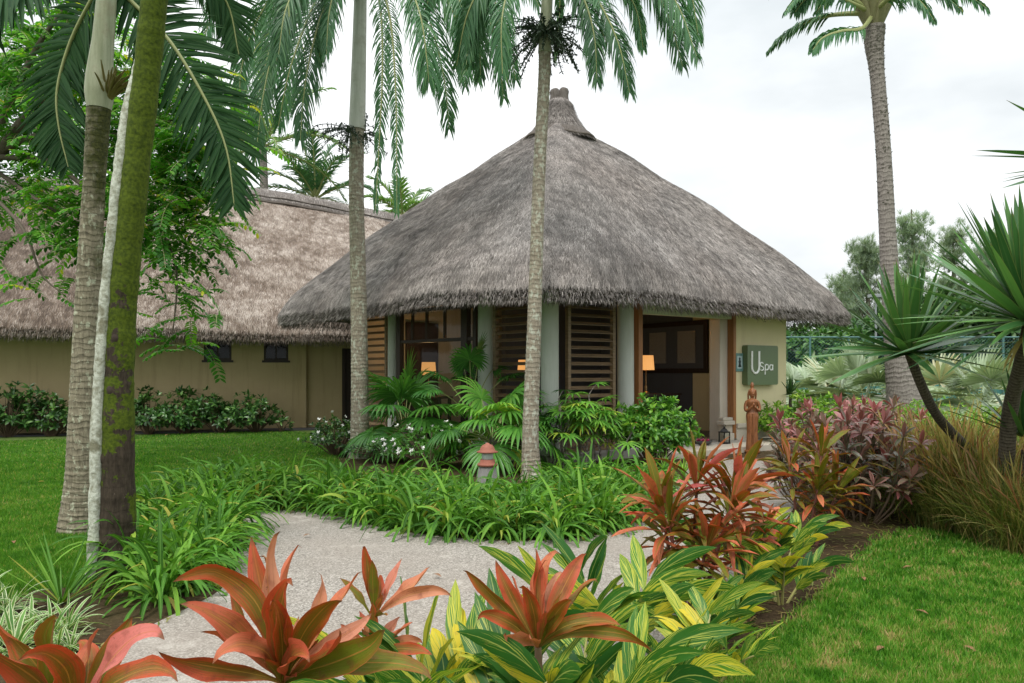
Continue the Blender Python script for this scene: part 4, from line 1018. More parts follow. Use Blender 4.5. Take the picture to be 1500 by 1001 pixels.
tall_palm(b, b[1], [(527, 671), (527, 560), (525, 420), (522, 280), (523, 188)], [.185, .165, .153, .143, .14], [(523, 190), (525, 120), (527, 40), (529, -50)], (.16, .115),
          "tall palm with a pale crownshaft in front of the roof valley between the buildings",
          [([(480, -70, -.3), (432, -10, -.7), (402, 70, -.9), (384, 150, -1), (374, 238, -1)], .82), ([(505, -60, -.5), (475, 10, -1), (455, 80, -1.2), (445, 140, -1.3), (440, 205, -1.3)], .8),
           ([(470, -90, 0), (395, -70, -.3), (330, -20, -.5), (296, 62, -.5)], .85), ([(480, -60, .5), (420, -30, 1), (375, 30, 1.3), (352, 100, 1.4), (350, 165, 1.4)], .8),
           ([(543, -50, -.4), (558, 20, -.8), (560, 110, -.9), (556, 200, -.9), (550, 308, -.9)], .42), ([(575, -80, .2), (612, -20, .5), (638, 60, .6), (652, 125, .6), (658, 190, .6)], .85),
           ([(600, -100, -.2), (660, -70, -.4), (705, 0, -.6), (727, 70, -.7), (738, 145, -.7)], .8), ([(570, -80, .6), (620, -50, 1.2), (668, 0, 1.6), (692, 60, 1.7), (700, 120, 1.7)], .8),
           ([(560, -70, -.8), (590, -40, -1.5), (615, 20, -1.9), (625, 85, -2), (628, 120, -2)], .85), ([(500, -80, -.8), (455, -50, -1.6), (420, 10, -2), (408, 80, -2.1)], .85), ([(500, -90, 1), (470, -100, 2), (445, -60, 2.8), (430, 20, 3.2)], .8),
           ([(485, -80, .3), (440, -60, .4), (410, -20, .5), (392, 60, .5), (398, 130, .5)], .8), ([(590, -70, -.6), (640, -60, -1.2), (680, -10, -1.6), (700, 50, -1.7), (704, 110, -1.7)], .8),
           ([(515, -60, -.6), (495, -30, -1.1), (482, 20, -1.4), (478, 80, -1.5)], .55), ([(590, -110, 0), (670, -120, 0), (750, -70, 0), (790, 10, 0)], .8), ([(460, -120, 0), (380, -120, 0), (300, -80, 0), (250, -10, 0)], .8)],
          barkA, crownP, .72, [(at(512, 190, b[1] - .1), 26, .75), (at(535, 195, b[1] + .1), 10, .55)])
b = np.array([*g(779, 702), 0.0])
tall_palm(b, b[1], [(779, 702), (777, 640), (781, 520), (785, 400), (790, 250), (797, 120), (798, 75)], [.16, .128, .114, .102, .096, .094, .094], [(798, 78), (800, 30), (803, -30)], (.105, .08),
          "slender palm before the pavilion corner with a flower spray under its crown",
          [([(838, -50, -.2), (878, 5, -.4), (906, 65, -.5), (922, 135, -.5)], .62), ([(868, -90, 0), (930, -50, 0), (975, 15, 0), (1000, 98, 0)], .7), ([(880, -100, .5), (960, -80, 1), (1008, -20, 1.2), (1024, 60, 1.3)], .65),
           ([(765, -80, 0), (722, -40, 0), (700, 20, 0), (690, 92, 0)], .62), ([(775, -70, -.4), (750, -30, -.7), (735, 30, -.9), (736, 108, -.9)], .6), ([(800, -80, .6), (816, -50, 1), (820, 10, 1.2), (813, 92, 1.2)], .26),
           ([(750, -100, .5), (680, -90, 1), (640, -40, 1.2), (620, 30, 1.2)], .6), ([(850, -70, .6), (895, -40, 1), (930, 10, 1.3), (942, 70, 1.4)], .55), ([(810, -90, -.6), (840, -90, -1.3), (870, -50, -1.8), (880, 0, -2)], .6)],
          barkA, crownM, .60, [(at(800, 48, b[1] - .08), 80, .75)])
# tall rough palm at the right
b = np.array([at(1326, 600, 18.0)[0], 18.0, 0.0]); Y = 18.0
t = palm_thing("palm_tree", b, "tall rough barked palm with a swollen base rising behind the red shrubs")
Q, rr = ringed([b, at(1326, 600, Y), at(1318, 520, Y), at(1306, 430, Y), at(1300, 340, Y), at(1294, 220, Y), at(1285, 110, Y), at(1281, 70, Y), at(1280, 40, Y)], [.44, .42, .34, .22, .19, .17, .165, .21, .26], .12, .012, 360)
mb = MB(); mb.tube(Q - b, rr, 20)
for _ in range(260):
    i = RNG.integers(190, 350); a = RNG.random() * 6.28; p = Q[i] + np.array([math.cos(a), math.sin(a), 0]) * rr[i] * .96
    blades(mb, [p - b], [[math.cos(a) * .5, math.sin(a) * .5, .8]], [[-math.sin(a), math.cos(a), 0]], .06, .07, .2, P_lance, 2, .1)
mb.build("trunk", barkT, t)
mb = MB(); boots = []
for k in range(15):
    a = k * 2.4; c = Q[-14 + k % 8]
    d = np.array([math.cos(a) * .55, math.sin(a) * .55, 1.0])
    mb.tube(droop_curve(c - b, d, 1.1, -.1, 8), np.linspace(.12, .05, 9), 8)
mb.build("leaf_bases", simple("green_brown_leaf_base", (.26, .25, .12), .7, var=.7), t)
hub = at(1280, 20, Y)
for pts, LL in (([(1312, -18, -.2), (1352, -34, -.3), (1400, -18, -.3), (1445, 12, -.3)], .75), ([(1310, -5, .6), (1340, -22, 1), (1375, -12, 1.2), (1405, 12, 1.2)], .7), ([(1250, 6, -.3), (1212, -10, -.5), (1182, -2, -.6), (1165, 18, -.6)], .62), ([(1262, 42, -.5), (1232, 46, -.8), (1205, 56, -.9), (1190, 74, -.9)], .5), ([(1262, -20, .4), (1240, -30, .6), (1215, -10, .8), (1195, 20, .8)], .55), ([(1300, 0, -.6), (1325, -10, -1), (1350, 5, -1.2), (1368, 30, -1.2)], .5)):
    add_frond(t, b, catmull([hub] + [at(x, y, Y + dy) for x, y, dy in pts], 24), LL, .05, G['palm'], rachM, n=60, ang=(55, 25), ldroop=1.7, vee=.03, start=.22, rr=(.06, .01), upref=(.1, -1, .5))
for az, el, L, dr, ll in [(172, 52, 3.0, 135, 1), (200, 20, 2.9, 95, .9), (160, 10, 2.6, 75, .9), (8, 50, 3.8, 118, 1), (-10, 35, 3.6, 90, 1), (25, 60, 3.8, 110, 1), (90, 60, 3.5, 100, 1), (240, 68, 3.4, 115, 1), (-60, 60, 3.4, 115, 1), (140, 65, 3.4, 110, 1), (185, 70, 3.5, 125, 1), (50, 50, 3.5, 100, 1)]:
    d = np.array([math.cos(math.radians(az)) * math.cos(math.radians(el)), math.sin(math.radians(az)) * math.cos(math.radians(el)), math.sin(math.radians(el))])
    add_frond(t, b, droop_curve(hub, d, L, math.radians(dr), 20, 1.0), .62 * ll, .05, G['palm'], rachM, n=50, ang=(55, 28), ldroop=1.6, vee=.05, start=.34, rr=(.07, .01))
# palms beyond the wing roof
def far_palm(px, py, Y, nfr, L, label, leafm, el=(20, 80), seed=1):
    hub = at(px, py, Y); b = np.array([hub[0], Y, 0.0])
    t = palm_thing("palm_tree", b, label)
    mb = MB(); mb.tube(catmull([b, b + UP * hub[2] * .5 + [.15, 0, 0], hub], 20) - b, np.linspace(.24, .16, 20), 10); mb.build("trunk", barkT, t)
    for k in range(nfr):
        a = k * 2.4 + seed; e = math.radians(el[0] + (el[1] - el[0]) * (k / nfr))
        d = np.array([math.cos(a) * math.cos(e), math.sin(a) * math.cos(e), math.sin(e)])
        add_frond(t, b, droop_curve(hub, d, L, 1.25, 14), .75, .065, G[leafm], rachM, n=36, ang=(50, 25), ldroop=.8, vee=.3, rr=(.05, .01))
far_palm(462, 292, 33, 15, 3.0, "windswept palm crown showing above the wing roof ridge", 'palm', (15, 85), 1.2)
far_palm(385, 215, 31, 16, 4.0, "light green palm crown beyond the wing roof behind the hanging fronds", 'palm_light', (-10, 75), .4)
far_palm(590, 318, 32, 12, 2.2, "small yellowish palm peeping over the roof valley", 'palm_light', (0, 70), 2.0)

# ------------------------------------------------------------------ fan palms
def fan_palm(loc, label, m, n, petL, leafL, leafW, tilt=(5, 85), trunkh=.3, span=260, droop=.55, nseg=26, rnd=.5, cat="fan palm", split=P_seg, name="fan_palm", fold=.5, rndv=.2):
    t = empty(name, loc, 0, label, cat)
    mb = MB(); mb.tube(catmull([(0, 0, 0), (.02, .01, trunkh * .6), (0, 0, trunkh + .1)], 10), np.linspace(.11, .06, 10), 10); mb.build("trunk", barkT, t)
    st = MB()
    for k in range(n):
        a = k * 2.4 + RNG.normal(0, .2); tt = math.radians(tilt[0] + (tilt[1] - tilt[0]) * ((k + .5) / n) + RNG.normal(0, 5))
        d = np.array([math.cos(a) * math.sin(tt), math.sin(a) * math.sin(tt), math.cos(tt)])
        R = droop_curve([0, 0, trunkh], d, petL * (.75 + .4 * RNG.random()), .7, 8); st.tube(R, np.linspace(.014, .007, 9), 5)
        ax = nrm(R[-1] - R[-2]); n_ = nrm(np.cross(np.cross(ax, UP), ax))
        mb = MB(); fan(mb, R[-1], nrm(ax - UP * .25), n_, leafL * (.8 + .3 * RNG.random()), leafW, nseg, span, droop, fold, float(np.clip(rnd + RNG.normal(0, rndv), .05, .97)), split)
        mb.build("fan_leaf", m, t)
    st.build("leaf_stalk", rachM, t)
    return t
fan_palm((*at(592, 600, 14.6)[:2], 0), "dark green fan palm under the big window beside the pale trunk", G['fan'], 19, .95, .84, .072, (8, 95), .45, droop=.9, rnd=.22, rndv=.1)
fan_palm((*at(722, 600, 12.7)[:2], 0), "bright green drooping fan palm behind the terracotta garden lamp", G['fan'], 20, .80, .76, .064, (8, 100), .45, droop=1.1, rnd=.66)
fan_palm((*at(690, 600, 14.2)[:2], 0), "tall dark palm with tattered fans against the window post", G['fan'], 9, 1.1, .55, .055, (3, 60), .8, droop=.8, rnd=.12, rndv=.06)
def rhapis(loc, label, rnd, n, h, seg=9, L=.36):
    t = empty("lady_palm", loc, 0, label, "lady palm"); cane = MB()
    for s in range(n):
        p = np.array([RNG.normal(0, .2), RNG.normal(0, .12), 0]); hh = h * (.55 + .5 * RNG.random())
        R = catmull([p, p + [RNG.normal(0, .05), 0, hh * .5], p + [RNG.normal(0, .1), RNG.normal(0, .06), hh]], 10); cane.tube(R, .012, 6)
        for q in range(5):
            a = RNG.random() * 6.28; tt = .5 + .9 * RNG.random(); d = np.array([math.cos(a)*math.sin(tt), math.sin(a)*math.sin(tt), math.cos(tt)])
            S = droop_curve(R[-1 - q], d, .28, .5, 5); cane.tube(S, .005, 4); ax = nrm(S[-1] - S[-2])
            mb = MB(); fan(mb, S[-1], nrm(ax - UP * .3), nrm(np.cross(np.cross(ax, UP), ax) + 1e-3), L * (.75 + .4 * RNG.random()), .042, seg, 250, .75, .3, float(np.clip(rnd + RNG.normal(0, .18), 0, .99)), P_lance)
            mb.build("fan_leaf", G['fan'], t)
    cane.build("cane", barkT, t)
rhapis((*at(850, 600, 12.7)[:2], 0), "lady palm with yellow green fingered leaves before the slatted screen", .68, 11, 1.25)
rhapis((*at(885, 600, 12.9)[:2], 0), "lady palm with yellowing leaves between the slatted screen and the flowering bush", .82, 8, 1.15)
rhapis((*at(815, 600, 12.9)[:2], 0), "dark lady palm at the foot of the corner column", .28, 8, 1.15, 12)
# silver fan palms towards the tennis court
SIL = [(1225, 22, 12, "silvery fan palm just past the eave end of the pavilion", .55), (1268, 19.5, 13, "silvery fan palm with folded fans left of the swollen palm base", .45), (1180, 23.5, 11, "silvery fan palm seen past the cream end wall by the sign", .55), (1370, 21, 11, "fan palm with yellowish lower fans right of the swollen palm base", .75), (1432, 19, 12, "upright pale green fan palm before the tennis court fence", .5), (1310, 25, 11, "silver fan palm far behind the swollen palm base", .4), (1490, 22, 11, "silver fan palm behind the thick dracaena stem", .5), (1405, 27, 11, "silver fan palm close to the tennis fence under the dark trees", .5), (1250, 28, 11, "silver fan palm close to the tennis fence behind the rail", .45), (1190, 30, 11, "small silver fan palm far past the sign wall", .5)]
for px, Y, n, lab, rn in SIL:
    fan_palm((*at(px, 560, Y)[:2], 0), lab, G['silver'], n, 1.0, 1.15, .12, (5, 95), .55, 240, .18, 26, rn, "fan palm", P_seg, fold=.8, rndv=.17)

# ------------------------------------------------------------------ dracaenas at the right
drbark = palm_bark("dark_dracaena_bark", (.045, .036, .026), (.13, .11, .08), (.025, .02, .015), None, None, 30)
def head(t, b, c, ax, n, L, W, tilt=(3, 104)):
    mb = MB(); rosette(mb, [np.array(c) - b], [ax], n, L, W, tilt, (-.15, .22), P_sword, 6, .28, None, 0, .03, .25); return mb.build("leaf_head", G['drac'], t)
b = np.array([*at(1470, 690, 8.3)[:2], 0.0])
t = empty("dracaena", b, 0, "dracaena with one leaf head on a curved leaning stem over the brown grass", "dracaena")
S = catmull([b, at(1462, 705, 8.2), at(1442, 678, 8.1), at(1405, 645, 8.0), at(1372, 608, 7.8), at(1350, 565, 7.65), at(1334, 524, 7.6), at(1331, 512, 7.6)], 60)
mb = MB(); mb.tube(S - b, np.linspace(.06, .042, 60), 12); mb.build("stem", drbark, t)
head(t, b, at(1330, 518, 7.6), (-.03, -.1, 1), 86, 1.06, .095)
b = np.array([*at(1470, 690, 7.5)[:2], 0.0])
t = empty("dracaena", b, 0, "large dracaena with a big spreading leaf head and thick stem at the picture edge", "dracaena")
S = catmull([b, at(1474, 680, 7.3), at(1480, 600, 7.1), at(1494, 540, 6.8), at(1508, 478, 6.5)], 30)
mb = MB(); mb.tube(S - b, np.linspace(.078, .055, 30), 12)
S2 = catmull([S[18], at(1560, 420, 6.6), at(1625, 300, 6.6), at(1640, 245, 6.6)], 24); mb.tube(S2 - b, np.linspace(.065, .055, 24), 10); mb.build("stem", drbark, t)
head(t, b, at(1508, 470, 6.5), (-.22, -.1, 1), 112, 1.22, .105)
head(t, b, at(1640, 240, 6.6), (0, 0, 1), 66, 1.12, .10)
mb = MB()
for k in range(14):
    a = RNG.random() * 6.28; blades(mb, [at(1508, 488, 6.5) - b], [[math.cos(a), math.sin(a), -.5]], [[-math.sin(a), math.cos(a), 0]], .5, .03, 1.2, P_strap, 5, .2, .9)
mb.build("dry_leaves", G['reed'], t)
b = np.array([*at(1500, 690, 7.2)[:2], 0.0]); t = empty("dracaena", b, 0, "short young dracaena growing at the foot of the thick stem", "dracaena")
mb = MB(); mb.tube([(0, 0, 0), (0, 0, .5), (.02, 0, .9)], [.05, .045, .04], 8); mb.build("stem", drbark, t)
head(t, b, at(1500, 640, 7.2), (0, 0, 1), 40, .75, .06, (3, 70))
b = np.array([*at(1157, 570, 17.6)[:2], 0.0]); t = empty("dracaena", b, 0, "small dark spiky dracaena tuft below the sign wall corner", "dracaena")
mb = MB(); mb.tube([(0, 0, 0), (0, 0, .6), (.02, 0, 1.1)], [.05, .045, .04], 8); mb.build("stem", drbark, t)
head(t, b, b + UP * 1.12, (0, 0, 1), 50, .5, .05, (5, 95))

# ------------------------------------------------------------------ shrubs
twig = simple("brown_twig", (.11, .075, .045), .8)
def shrub(name, loc, size, label, m, nros, mleaf, L, W, cat="shrub", group=None, prof=P_ell, tilt=(25, 95), droop=(.2, .8), flowers=None, rnd=None, hollow=.55, lumps=.25, zlo=.12):
    t = empty(name, loc, RNG.random() * 0, label, cat, group)
    sx, sy, h = size
    d = nrm(RNG.normal(0, 1, (nros, 3))); d[:, 2] = np.abs(d[:, 2]) * 1.0 - .12
    rad = hollow + (1 - hollow) * RNG.random(nros) ** .6
    lump = 1 + lumps * (vnoise(d[:, :2] * 2 + d[:, 2:3] * 1.7, 1.1, RNG.integers(99)) - .5) * 2
    C = np.stack([d[:, 0] * sx, d[:, 1] * sy, np.maximum(h * (.42 + .58 * d[:, 2]), h * zlo)], 1) * (rad * lump)[:, None]
    C[:, 2] = np.maximum(C[:, 2], h * zlo * .6)
    A = nrm(d + UP * .55 + RNG.normal(0, .25, (nros, 3)))
    mb = MB(); rosette(mb, C, A, mleaf, L, W, tilt, droop, prof, 4, .25, rnd, 0, 0, .4); mb.build("foliage", m, t)
    mb = MB()
    for i in RNG.choice(nros, min(nros, 46), replace=False):
        r0 = np.array([C[i, 0] * .15, C[i, 1] * .15, 0]); mb.tube(catmull([r0, (r0 + C[i]) * .5 + UP * .06, C[i]], 7), np.linspace(.014, .005, 7), 5)
    mb.build("stems", twig, t)
    if flowers:
        fm, nf, fs = flowers; i = RNG.choice(nros, nf, replace=False)
        ctr = C[i] * 1.06 + A[i] * L * .5
        mb = MB(); rosette(mb, [(0, 0, 0)], [(0, 0, 1)], 7, fs, fs * .7, (20, 80), (.1, .3), P_ell, 2, .2); fme = mb.mesh("flower", fm)
        for c_, a_ in zip(ctr, A[i]):
            o = bpy.data.objects.new("flower", fme); COL.objects.link(o); o.parent = t; o.location = c_; o.rotation_euler = Vector(a_).to_track_quat('Z', 'Y').to_euler(); s_ = .7 + .6 * RNG.random(); o.scale = (s_,) * 3
    return t
# hedge along the wing
hl = "dark leathery leaved hedge bush along the cream wall of the wing"
for k, (px, sc) in enumerate([(-60, 1.05), (10, 1.05), (75, 1.0), (140, .92), (218, .95), (272, 1.0), (325, .98), (375, .85)]):
    Yh = 19.0 + (px / 400) * 1.55
    p = at(px, 600, Yh)
    if k < 3:
        protos = globals().setdefault('hedge_protos', [])
        protos.append(shrub("hedge_bush", (p[0], p[1], 0), (.82, .5, 1.12), hl, G['hedge'], 120, 7, .20, .075, "hedge bush", "hedge bushes along the wing wall", lumps=.4)); protos[-1].scale = (sc, sc, sc)
    else:
        dup(hedge_protos[k % 3], (p[0], p[1], 0), RNG.random() * 6, sc)
shrub("seedling", (*at(412, 625, 20.6)[:2], 0), (.3, .2, .55), "thin single seedling bush at the end of the hedge", G['hedge'], 9, 6, .2, .07, "bush")
white = simple("white_petals", (.82, .82, .78), .6, var=.1)
shrub("flowering_shrub", (*at(492, 640, 14.9)[:2], 0), (.62, .5, .78), "low bush with white flowers left of the tall pale trunk", G['hedge'], 150, 8, .10, .04, "flowering shrub", flowers=(white, 34, .06))
shrub("flowering_shrub", (*at(630, 650, 13.0)[:2], 0), (.8, .5, .72), "loose white flowering bush under the big window", G['ixora'], 120, 7, .10, .04, "flowering shrub", flowers=(white, 36, .065), rnd=.35)
shrub("flowering_shrub", (*at(570, 655, 13.6)[:2], 0), (.7, .5, .5), "dark low bush with a few white flowers right of the tall pale trunk", G['hedge'], 100, 7, .10, .04, "flowering shrub", flowers=(white, 9, .06))
shrub("flowering_bush", (*at(957, 640, 13.2)[:2], 0), (.68, .6, 1.32), "dense glossy bush with one orange flower beside the doorway", G['ixora'], 300, 8, .15, .06, "bush", lumps=.2, flowers=(simple("orange_red_petals", (.75, .13, .04), .6), 2, .06))
shrub("lime_shrub", (*at(1165, 620, 16.4)[:2], 0), (.85, .6, 1.18), "yellow green leafy bush behind the wooden statue", G['bright'], 240, 8, .15, .055, "bush", lumps=.3)
shrub("lime_shrub", (*at(1235, 620, 16.8)[:2], 0), (.8, .6, 1.0), "yellow green bush between the statue bush and the swollen palm base", G['bright'], 200, 8, .15, .055, "bush", lumps=.3)
for px, Y, s, lab in ((1385, 13.5, (1.2, 1.0, 1.12), "bright green fine leaved shrub behind the brown grass, next to the swollen palm base"), (1445, 12.6, (1.0, .9, 1.05), "bright green fine leaved shrub behind the brown grass, under the leaning dracaena"), (1500, 14.5, (1.1, .9, 1.1), "bright green fine leaved shrub beyond the thick dracaena stem"), (1340, 16.5, (1.1, .9, 1.0), "bright green fine leaved shrub hiding the foot of the swollen palm")):
    shrub("fine_leaved_shrub", (*at(px, 600, Y)[:2], 0), s, lab, G['bright'], 420, 8, .085, .03, "shrub", lumps=.2)

# red-grey ti shrubs along the right edge of the path
def ti_shrub(loc, sc, lab, n, h):
    t = empty("ti_shrub", loc, RNG.random() * 6, lab, "ti shrub", "pink and grey leaved ti shrubs beside the path")
    st = MB(); C, A, rn = [], [], []
    for k in range(n):
        a = RNG.random() * 6.28; r = .42 * math.sqrt(RNG.random()); p = np.array([math.cos(a) * r, math.sin(a) * r, 0]); hh = h * (.35 + .7 * RNG.random() * (1 - r * .35))
        top = np.array([p[0] * 1.7, p[1] * 1.7, hh]); R = catmull([p * .6, (p + top) / 2, top], 9); st.tube(R, .010, 5)
        C.append(top); A.append(nrm(top - R[-3] + RNG.normal(0, .05, 3))); rn.append(np.clip(.25 + .45 * hh / h + RNG.normal(0, .15), 0, 1))
        if hh > .5: C.append(R[-3]); A.append(nrm(R[-3] - R[-5])); rn.append(np.clip(.25 + RNG.normal(0, .12), 0, 1))
        if hh > .7: C.append(R[-4]); A.append(nrm(R[-3] - R[-5])); rn.append(np.clip(.2 + RNG.normal(0, .12), 0, 1))
    mb = MB(); rosette(mb, C, A, 11, .235, .062, (5, 88), (.3, 1.2), P_cord, 5, .25, np.array(rn)); mb.build("foliage", G['cmass'], t)
    st.build("stems", twig, t); return t
tis = [ti_shrub((0, 0, 0), 1, "grey and pink leaved ti shrub in the mass beside the path", n, h) for n, h in ((17, 1.15), (15, 1.0), (19, 1.2))]
spots = [(1195, 8.9, .85), (1205, 9.6, .95), (1225, 8.6, 1.0), (1262, 8.3, .98), (1290, 9.3, 1.02), (1240, 10.4, 1.05), (1222, 10.8, .95), (1285, 11.2, 1.0), (1240, 12.2, 1.0), (1310, 8.5, .8), (1262, 12.6, 1.0), (1180, 10.2, .72)]
for k, (px, Y, sc) in enumerate(spots):
    p = (*at(px, 600, Y)[:2], 0)
    if k < 3: place(tis[k], p, RNG.random() * 6, sc)
    else: dup(tis[k % 3], p, RNG.random() * 6, sc)

# brown-green fountain grass clumps
def reed(n, h):
    t = empty("fountain_grass", (0, 0, 0), 0, "brown and green fountain grass clump at the right of the lawn", "ornamental grass", "fountain grass clumps round the dracaenas")
    mb = MB(); c = np.concatenate([RNG.normal(0, .10, (n, 2)), np.zeros((n, 1))], 1)
    d = nrm(np.concatenate([RNG.normal(0, .26, (n, 2)), np.ones((n, 1))], 1)); s = np.cross(d, RNG.normal(0, 1, (n, 3)))
    blades(mb, c, d, s, h * (.45 + .65 * RNG.random(n)), .009, .5 + 1.6 * RNG.random(n), P_strap, 6, .2); mb.build("blades", G['reed'], t)
    mb = MB(); m_ = n // 12; i = RNG.choice(n, m_)
    blades(mb, c[i], d[i], s[i], h * (.9 + .35 * RNG.random(m_)), .022, .9, lambda q: np.interp(q, [0, .7, .78, .9, 1], [.15, .15, 1, .9, .1]), 8, .6, .85 + .15 * RNG.random(m_)); mb.build("seed_heads", G['reed'], t); return t
reeds = [reed(520, 1.0), reed(460, .9), reed(540, 1.08)]
q = 0
for px, Y, sc in [(1322, 8.6, .9), (1352, 8.15, .95), (1395, 8.0, 1.0), (1432, 7.9, .95), (1345, 9.1, 1.05), (1385, 8.9, 1.1), (1425, 8.7, 1.1), (1465, 8.3, 1.0), (1350, 10.2, 1.05), (1400, 9.8, 1.05), (1455, 9.5, 1.05), (1500, 9.0, 1.0), (1480, 7.5, .85), (1500, 7.1, .8), (1535, 7.2, .9), (1530, 8.2, 1.0), (1560, 7.0, .9), (1520, 6.75, .7), (1500, 8.0, .95), (1440, 7.35, .8), (1465, 7.05, .8), (1490, 6.85, .75), (1420, 7.65, .85), (1450, 7.6, .9), (1385, 7.75, .8), (1320, 9.6, .95), (1370, 8.3, .8), (1410, 8.35, .9)]:
    p = (*at(px, 600, Y)[:2], 0)
    if q < 3: place(reeds[q], p, RNG.random() * 6, sc)
    else: dup(reeds[q % 3], p, RNG.random() * 6, sc)
    q += 1

# ------------------------------------------------------------------ strap-leaved lilies round the path
def lily(n, L, seed):
    t = empty("strap_lily", (0, 0, 0), 0, "green strap leaved lily clump edging the path", "lily clump", "strap leaved lily clumps edging the path")
    mb = MB(); rosette(mb, RNG.normal(0, .06, (4, 3)) * [1, 1, 0], [(0, 0, 1), (.25, .1, 1), (-.2, .2, 1), (0, -.25, 1)], n // 4, L, .040, (4, 52), (2.0, 3.7), P_strap, 10, .3, None, 0, .015, .4); mb.build("leaves", G['lily'], t); return t
lilies = [lily(56, .78, 0), lily(64, .70, 1), lily(52, .84, 2), lily(60, .66, 3)]
front = catmull([np.array(p) for p in BAND_FRONT], 200)
cand = []
ctr = np.array([.3, 11.2])
for row in range(6):
    for i in range(0, 200, 3):
        p = front[i]; q_ = p + nrm(ctr - p) * (.16 + .34 * row) + RNG.normal(0, .06, 2)
        cand.append(q_)
LEFT = np.array([g(165, 893), g(235, 893), g(322, 846), g(335, 800), g(325, 760), g(430, 735), g(425, 708), g(300, 722), g(225, 745), g(212, 800), g(190, 852)])
xs = RNG.random((900, 2)) * (LEFT.max(0) - LEFT.min(0)) + LEFT.min(0)
cand = [c for c in xs[inside(xs, LEFT)]] + cand
kept = []
for c in cand:
    if all(np.hypot(*(c - k)) > .215 for k in kept) and c[1] < 10.7 and not inside(c[None], np.array(PATH))[0]: kept.append(c)
for i, c in enumerate(kept[:290]):
    sc = (.72 + .42 * RNG.random()) * (.68 if abs(c[0] + .33) < .5 and 8.9 < c[1] < 10.3 else 1)
    if i < 4: place(lilies[i], c, RNG.random() * 6, sc)
    else: dup(lilies[i % 4], c, RNG.random() * 6, sc)
print("lily clumps", len(kept))
# green grassy plants beside the entrance, and striped plants in the left corner
for px, Y, lab in ((1000, 11.4, "pale yellow green tuft where the path meets the entrance"), (975, 11.8, "pale yellow green tuft under the glossy bush")):
    t = empty("grassy_tuft", (*at(px, 600, Y)[:2], 0), 0, lab, "tuft"); mb = MB(); rosette(mb, [(0, 0, 0)], [(0, 0, 1)], 60, .45, .022, (5, 80), (.8, 2), P_strap, 6, .2); mb.build("leaves", G['bright'], t)
def spider(n, L):
    t = empty("spider_plant", (0, 0, 0), 0, "green and white striped spider plant at the lawn corner", "spider plant", "striped spider plants at the lawn corner")
    mb = MB(); rosette(mb, [(0, 0, 0), (.1, .05, 0)], [(0, 0, 1), (.1, 0, 1)], n, L, .032, (10, 75), (.9, 2.2), P_strap, 7, .25); mb.build("leaves", G['varieg'], t); return t
sp = [spider(22, .42), spider(18, .36)]
for i, (px, py, sc) in enumerate([(10, 905, 1), (45, 935, .9), (75, 935, .8), (-25, 945, 1.1), (20, 965, 1.0), (85, 955, .7), (-40, 905, 1)]):
    if i < 2: place(sp[i], g(px, py), RNG.random() * 6, sc)
    else: dup(sp[i % 2], g(px, py), RNG.random() * 6, sc)
t = empty("spiky_plant", (*g(90, 885), 0), 0, "grey green spiky plant reaching over the lawn by the white trunk ridge", "spiky plant")
mb = MB(); rosette(mb, [(0, 0, 0)], [(0, 0, 1)], 34, .62, .02, (25, 80), (-.1, .4), P_sword, 6, .2); mb.build("leaves", G['lily'], t)

# ------------------------------------------------------------------ foreground: red cordylines and striped gingers
def hero(base_px, Yb, leaves, label, stem_to=None):
    B = at(*base_px, Yb); b = np.array([B[0], B[1], 0.0])
    t = empty("red_cordyline", b, 0, label, "cordyline")
    mb = MB(); mb.tube(catmull([(0, 0, 0), (B - b) * .5 + [.01, 0, 0], B - b], 10), np.linspace(.022, .014, 10), 8); mb.build("stem", simple("ringed_cordyline_stem", (.20, .13, .08), .8, var=.7, sc=30), t)
    for tx, ty, dY, W, bend, rn, roll in leaves:
        T = at(tx, ty, Yb + dY); d = T - B; L = np.linalg.norm(d); lat = nrm(np.cross(d, [0, -1, .2])) * RNG.normal(0, .05) * L
        bend = bend * .62; out = np.array([d[0], d[1], 0]); mid = B + d * .5 + UP * bend * L - out * bend * .6 + lat; q1 = B + d * .22 + UP * bend * L * .55 - out * bend * .4 + lat * .4
        q3 = B + d * .82 + UP * bend * L * .75 - out * bend * .2 + lat * .9
        tip = T + (T - q3) * .2 + np.array([d[0] * .03, -.01, -.02]) * RNG.random() - lat * .4
        mb = MB(); path_leaf(mb, np.array([B, q1, mid, q3, T, tip]) - b, W * .70, P_cord, 22, float(RNG.uniform(.2, .75)), rn, (-.25 * np.sign(d[0]) * min(1, abs(d[0]) / L * 2) + RNG.normal(0, .35), -1, .45), roll * 2.0, .26); mb.build("leaf", G['cord'], t)
    mb = MB(); rosette(mb, [B - b], [(0, -.1, 1)], 9 if Yb < 3.1 else 4, .20 * Yb / 2.3, .038 * Yb / 2.3, (5, 55), (-.1, .5), P_cord, 10, .6, None, .25, .01, .3); mb.build("inner_leaves", G['cord'], t)
    return t
